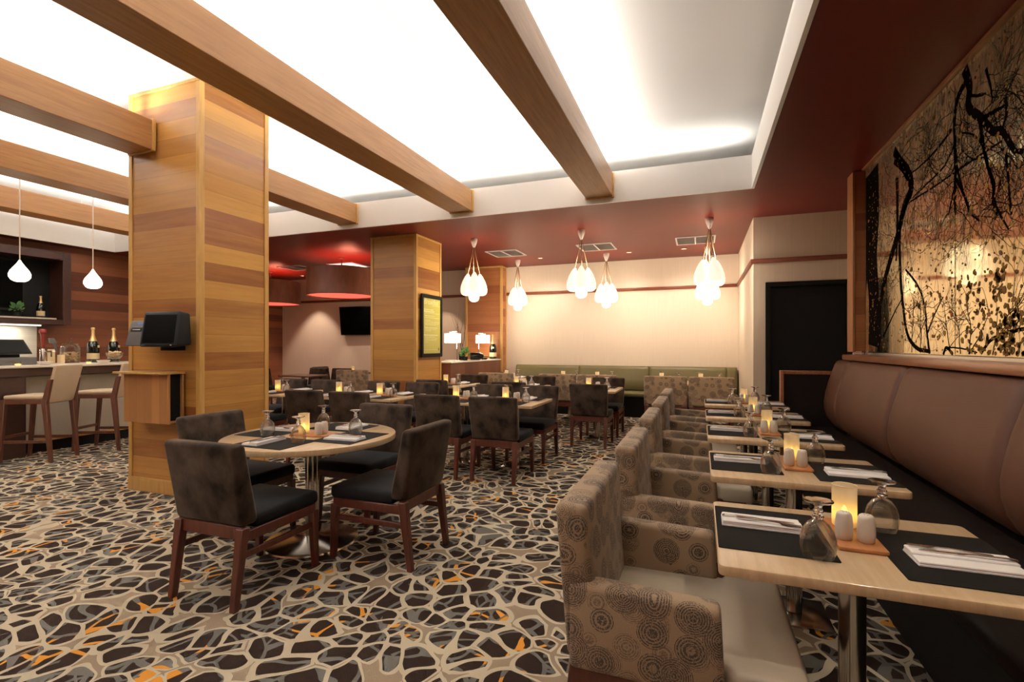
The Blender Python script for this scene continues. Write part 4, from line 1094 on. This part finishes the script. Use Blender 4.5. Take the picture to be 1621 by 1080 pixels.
for y, w in ((3.95, 'beside the beer tap'), (4.63, 'in front of the champagne bottle')):
    tag(obj('snack_bowl', MB().lathe([(0, 0), (.045, 0), (.075, .035), (.08, .05), (.075, .05), (.04, .01), (0, .01)], 24), 'ceramic'), 'small pinkish white bowl on the bar '+w, 'bowl', 'snack bowls').location = (-7.98, y, BZ)
tp = thing('beer_tap', 'chrome beer tap with a dark red handle on the bar', 'beer tap', (-8.55, 4.21, BZ))
obj('tower', MB().lathe([(0, 0), (.06, 0), (.06, .01), (.036, .015), (.036, .20), (.03, .21), (0, .212)], 20), 'chrome', tp)
obj('faucet', MB().cyl((.0, 0, .17), (.13, .03, .17), .014, n=10).cyl((.13, .03, .19), (.13, .03, .10), .010, n=10).cyl((.03, .03, .17), (.03, .12, .17), .012, n=10), 'chrome', tp)
obj('tap_handle', MB().lathe([(0, .212), (.012, .212), (.016, .25), (.024, .34), (.028, .40), (.030, .42), (.042, .43), (.044, .46), (.036, .485), (0, .49)], 18), 'redhandle', tp) if M.setdefault('redhandle', simple('red_lacquer', (.14, .018, .014), .25)) else None
obj('second_handle', MB().hexa([(.02, .13, .17), (.04, .13, .17), (.04, .15, .17), (.02, .15, .17)], [(.01, .10, .30), (.05, .10, .30), (.05, .13, .30), (.01, .13, .30)], .004).hexa([(-.01, .07, .29), (.06, .07, .29), (.06, .14, .29), (-.01, .14, .29)], [(-.01, .06, .36), (.06, .06, .36), (.06, .10, .36), (-.01, .10, .36)], .004), 'greyplastic', tp)
rg = thing('cash_register', 'dark flat-screen cash register on the bar', 'till', (-8.55, 3.80, BZ), A2+.1)
obj('drawer_base', MB().box(-.24, .24, -.2, .2, 0, .10, .008, 2), 'greyplastic', rg)
obj('stand', MB().box(-.12, .12, -.08, .12, .10, .14, .006), 'plastic', rg)
obj('monitor', MB().hexa([(-.21, -.18, .14), (.21, -.18, .14), (.21, -.12, .15), (-.21, -.12, .15)], [(-.21, .0, .34), (.21, .0, .34), (.21, .05, .33), (-.21, .05, .33)], .012, 2), 'plastic', rg)
obj('screen', MB().hexa([(-.185, -.1735, .162), (.185, -.1735, .162), (.185, -.165, .162), (-.185, -.165, .162)], [(-.185, -.0215, .328), (.185, -.0215, .328), (.185, -.013, .328), (-.185, -.013, .328)]), 'screen', rg)
# back bar
struct('wall_backsplash', MB().box(-10.598, -10.575, 1.0, 5.12, 0, 1.735), 'splash', 'lit ivory mosaic splashback behind the register', 'wall')
nb = thing('wall_mounted_niche', 'dark wooden wall niche holding a television and bottles above the bar', 'cabinet', (0, 0, 0))
obj('back_board', MB().box(-10.57, -10.545, 1.5, 5.40, 1.74, 2.97), 'black', nb)
obj('niche_frame', MB().box(-10.545, -10.16, 5.28, 5.40, 1.74, 2.97, .004, 1).box(-10.545, -10.16, 1.5, 5.28, 2.84, 2.97, .004, 1).box(-10.545, -10.16, 1.5, 5.28, 1.74, 1.825, .004, 1), 'espresso', nb)
obj('shelf_board', MB().box(-10.54, -10.14, 1.5, 5.18, 1.826, 1.85, .003, 1), 'cream_stone', nb)
tv2 = thing('niche_tv', 'large black television inside the dark niche over the bar', 'television', (-10.50, 3.6, 1.92))
obj('housing', MB().box(-.035, .05, -1.2, 1.3, .05, .88, .008, 2), 'plastic', tv2)
obj('screen', MB().box(.0505, .054, -1.17, 1.27, .08, .85), 'screen', tv2)
obj('stand', MB().box(-.035, .12, -.2, .3, -.068, -.055, .003).box(-.02, .02, -.05, .15, -.055, .05), 'black', tv2)
def b_small_bottle():
    t = thing('sparkling_bottle', '', 'bottle')
    obj('bottle_body', MB().lathe([(0, 0), (.05, 0), (.053, .008), (.053, .16), (.044, .21), (.022, .26), (0, .262)], 22), 'bottle', t)
    obj('foil_neck', MB().lathe([(.03, .24), (.018, .28), (.016, .34), (.02, .345), (.02, .36), (0, .365)], 20, cap=False), 'gold', t)
    obj('paper_label', MB().lathe([(.0536, .03), (.054, .03), (.054, .11), (.0536, .11)], 22, cap=False), 'label_cream', t)
    return t
BUILD['sbottle'] = b_small_bottle
inst('sbottle', (-10.26, 5.02, 1.8505), .5, 'gold-necked bottle on the shelf of the dark niche', 'champagne bottles')
foliage('shelf_plant', 'small dark green plant on the shelf of the niche', (-10.27, 4.72, 1.8505), .16, .08, 60, .05, 6)
tag(obj('copper_box', MB().box(-.07, .07, -.28, .28, 0, .105, .006, 2), 'rust_box'), 'long coppery box at the end of the niche shelf', 'box').location = (-10.26, 4.15, 1.8505)
tag(obj('shelf_light', MB().box(-.012, .012, -1.5, 1.75, -.022, -.002), 'striplight'), 'thin light strip under the niche lighting the splashback', 'light').location = (-10.42, 3.35, 1.739)
for yy in (2.4, 3.4, 4.4):
    L = bpy.data.lights.new('splash_lamp', 'AREA'); L.shape = 'RECTANGLE'; L.size = .04; L.size_y = .9; L.energy = 9; L.color = (1, .88, .7)
    lo = bpy.data.objects.new('splash_lamp', L); C.objects.link(lo); lo.location = (-10.42, yy, 1.712)

# ------------------------------------------------------------------ world and view
W = bpy.data.worlds.new('world'); S.world = W; W.use_nodes = True
W.node_tree.nodes['Background'].inputs[0].default_value = (.9, .8, .7, 1); W.node_tree.nodes['Background'].inputs[1].default_value = .02
S.view_settings.view_transform = 'Standard'; S.view_settings.look = 'None'; S.view_settings.gamma = 1; S.view_settings.use_curve_mapping = False
S.view_settings.exposure = 0.0
cy = S.cycles
cy.use_denoising = True; cy.caustics_reflective = False; cy.caustics_refractive = False; cy.sample_clamp_indirect = 4.0
cy.max_bounces = 10; cy.diffuse_bounces = 5; cy.glossy_bounces = 4; cy.transmission_bounces = 8; cy.transparent_max_bounces = 16
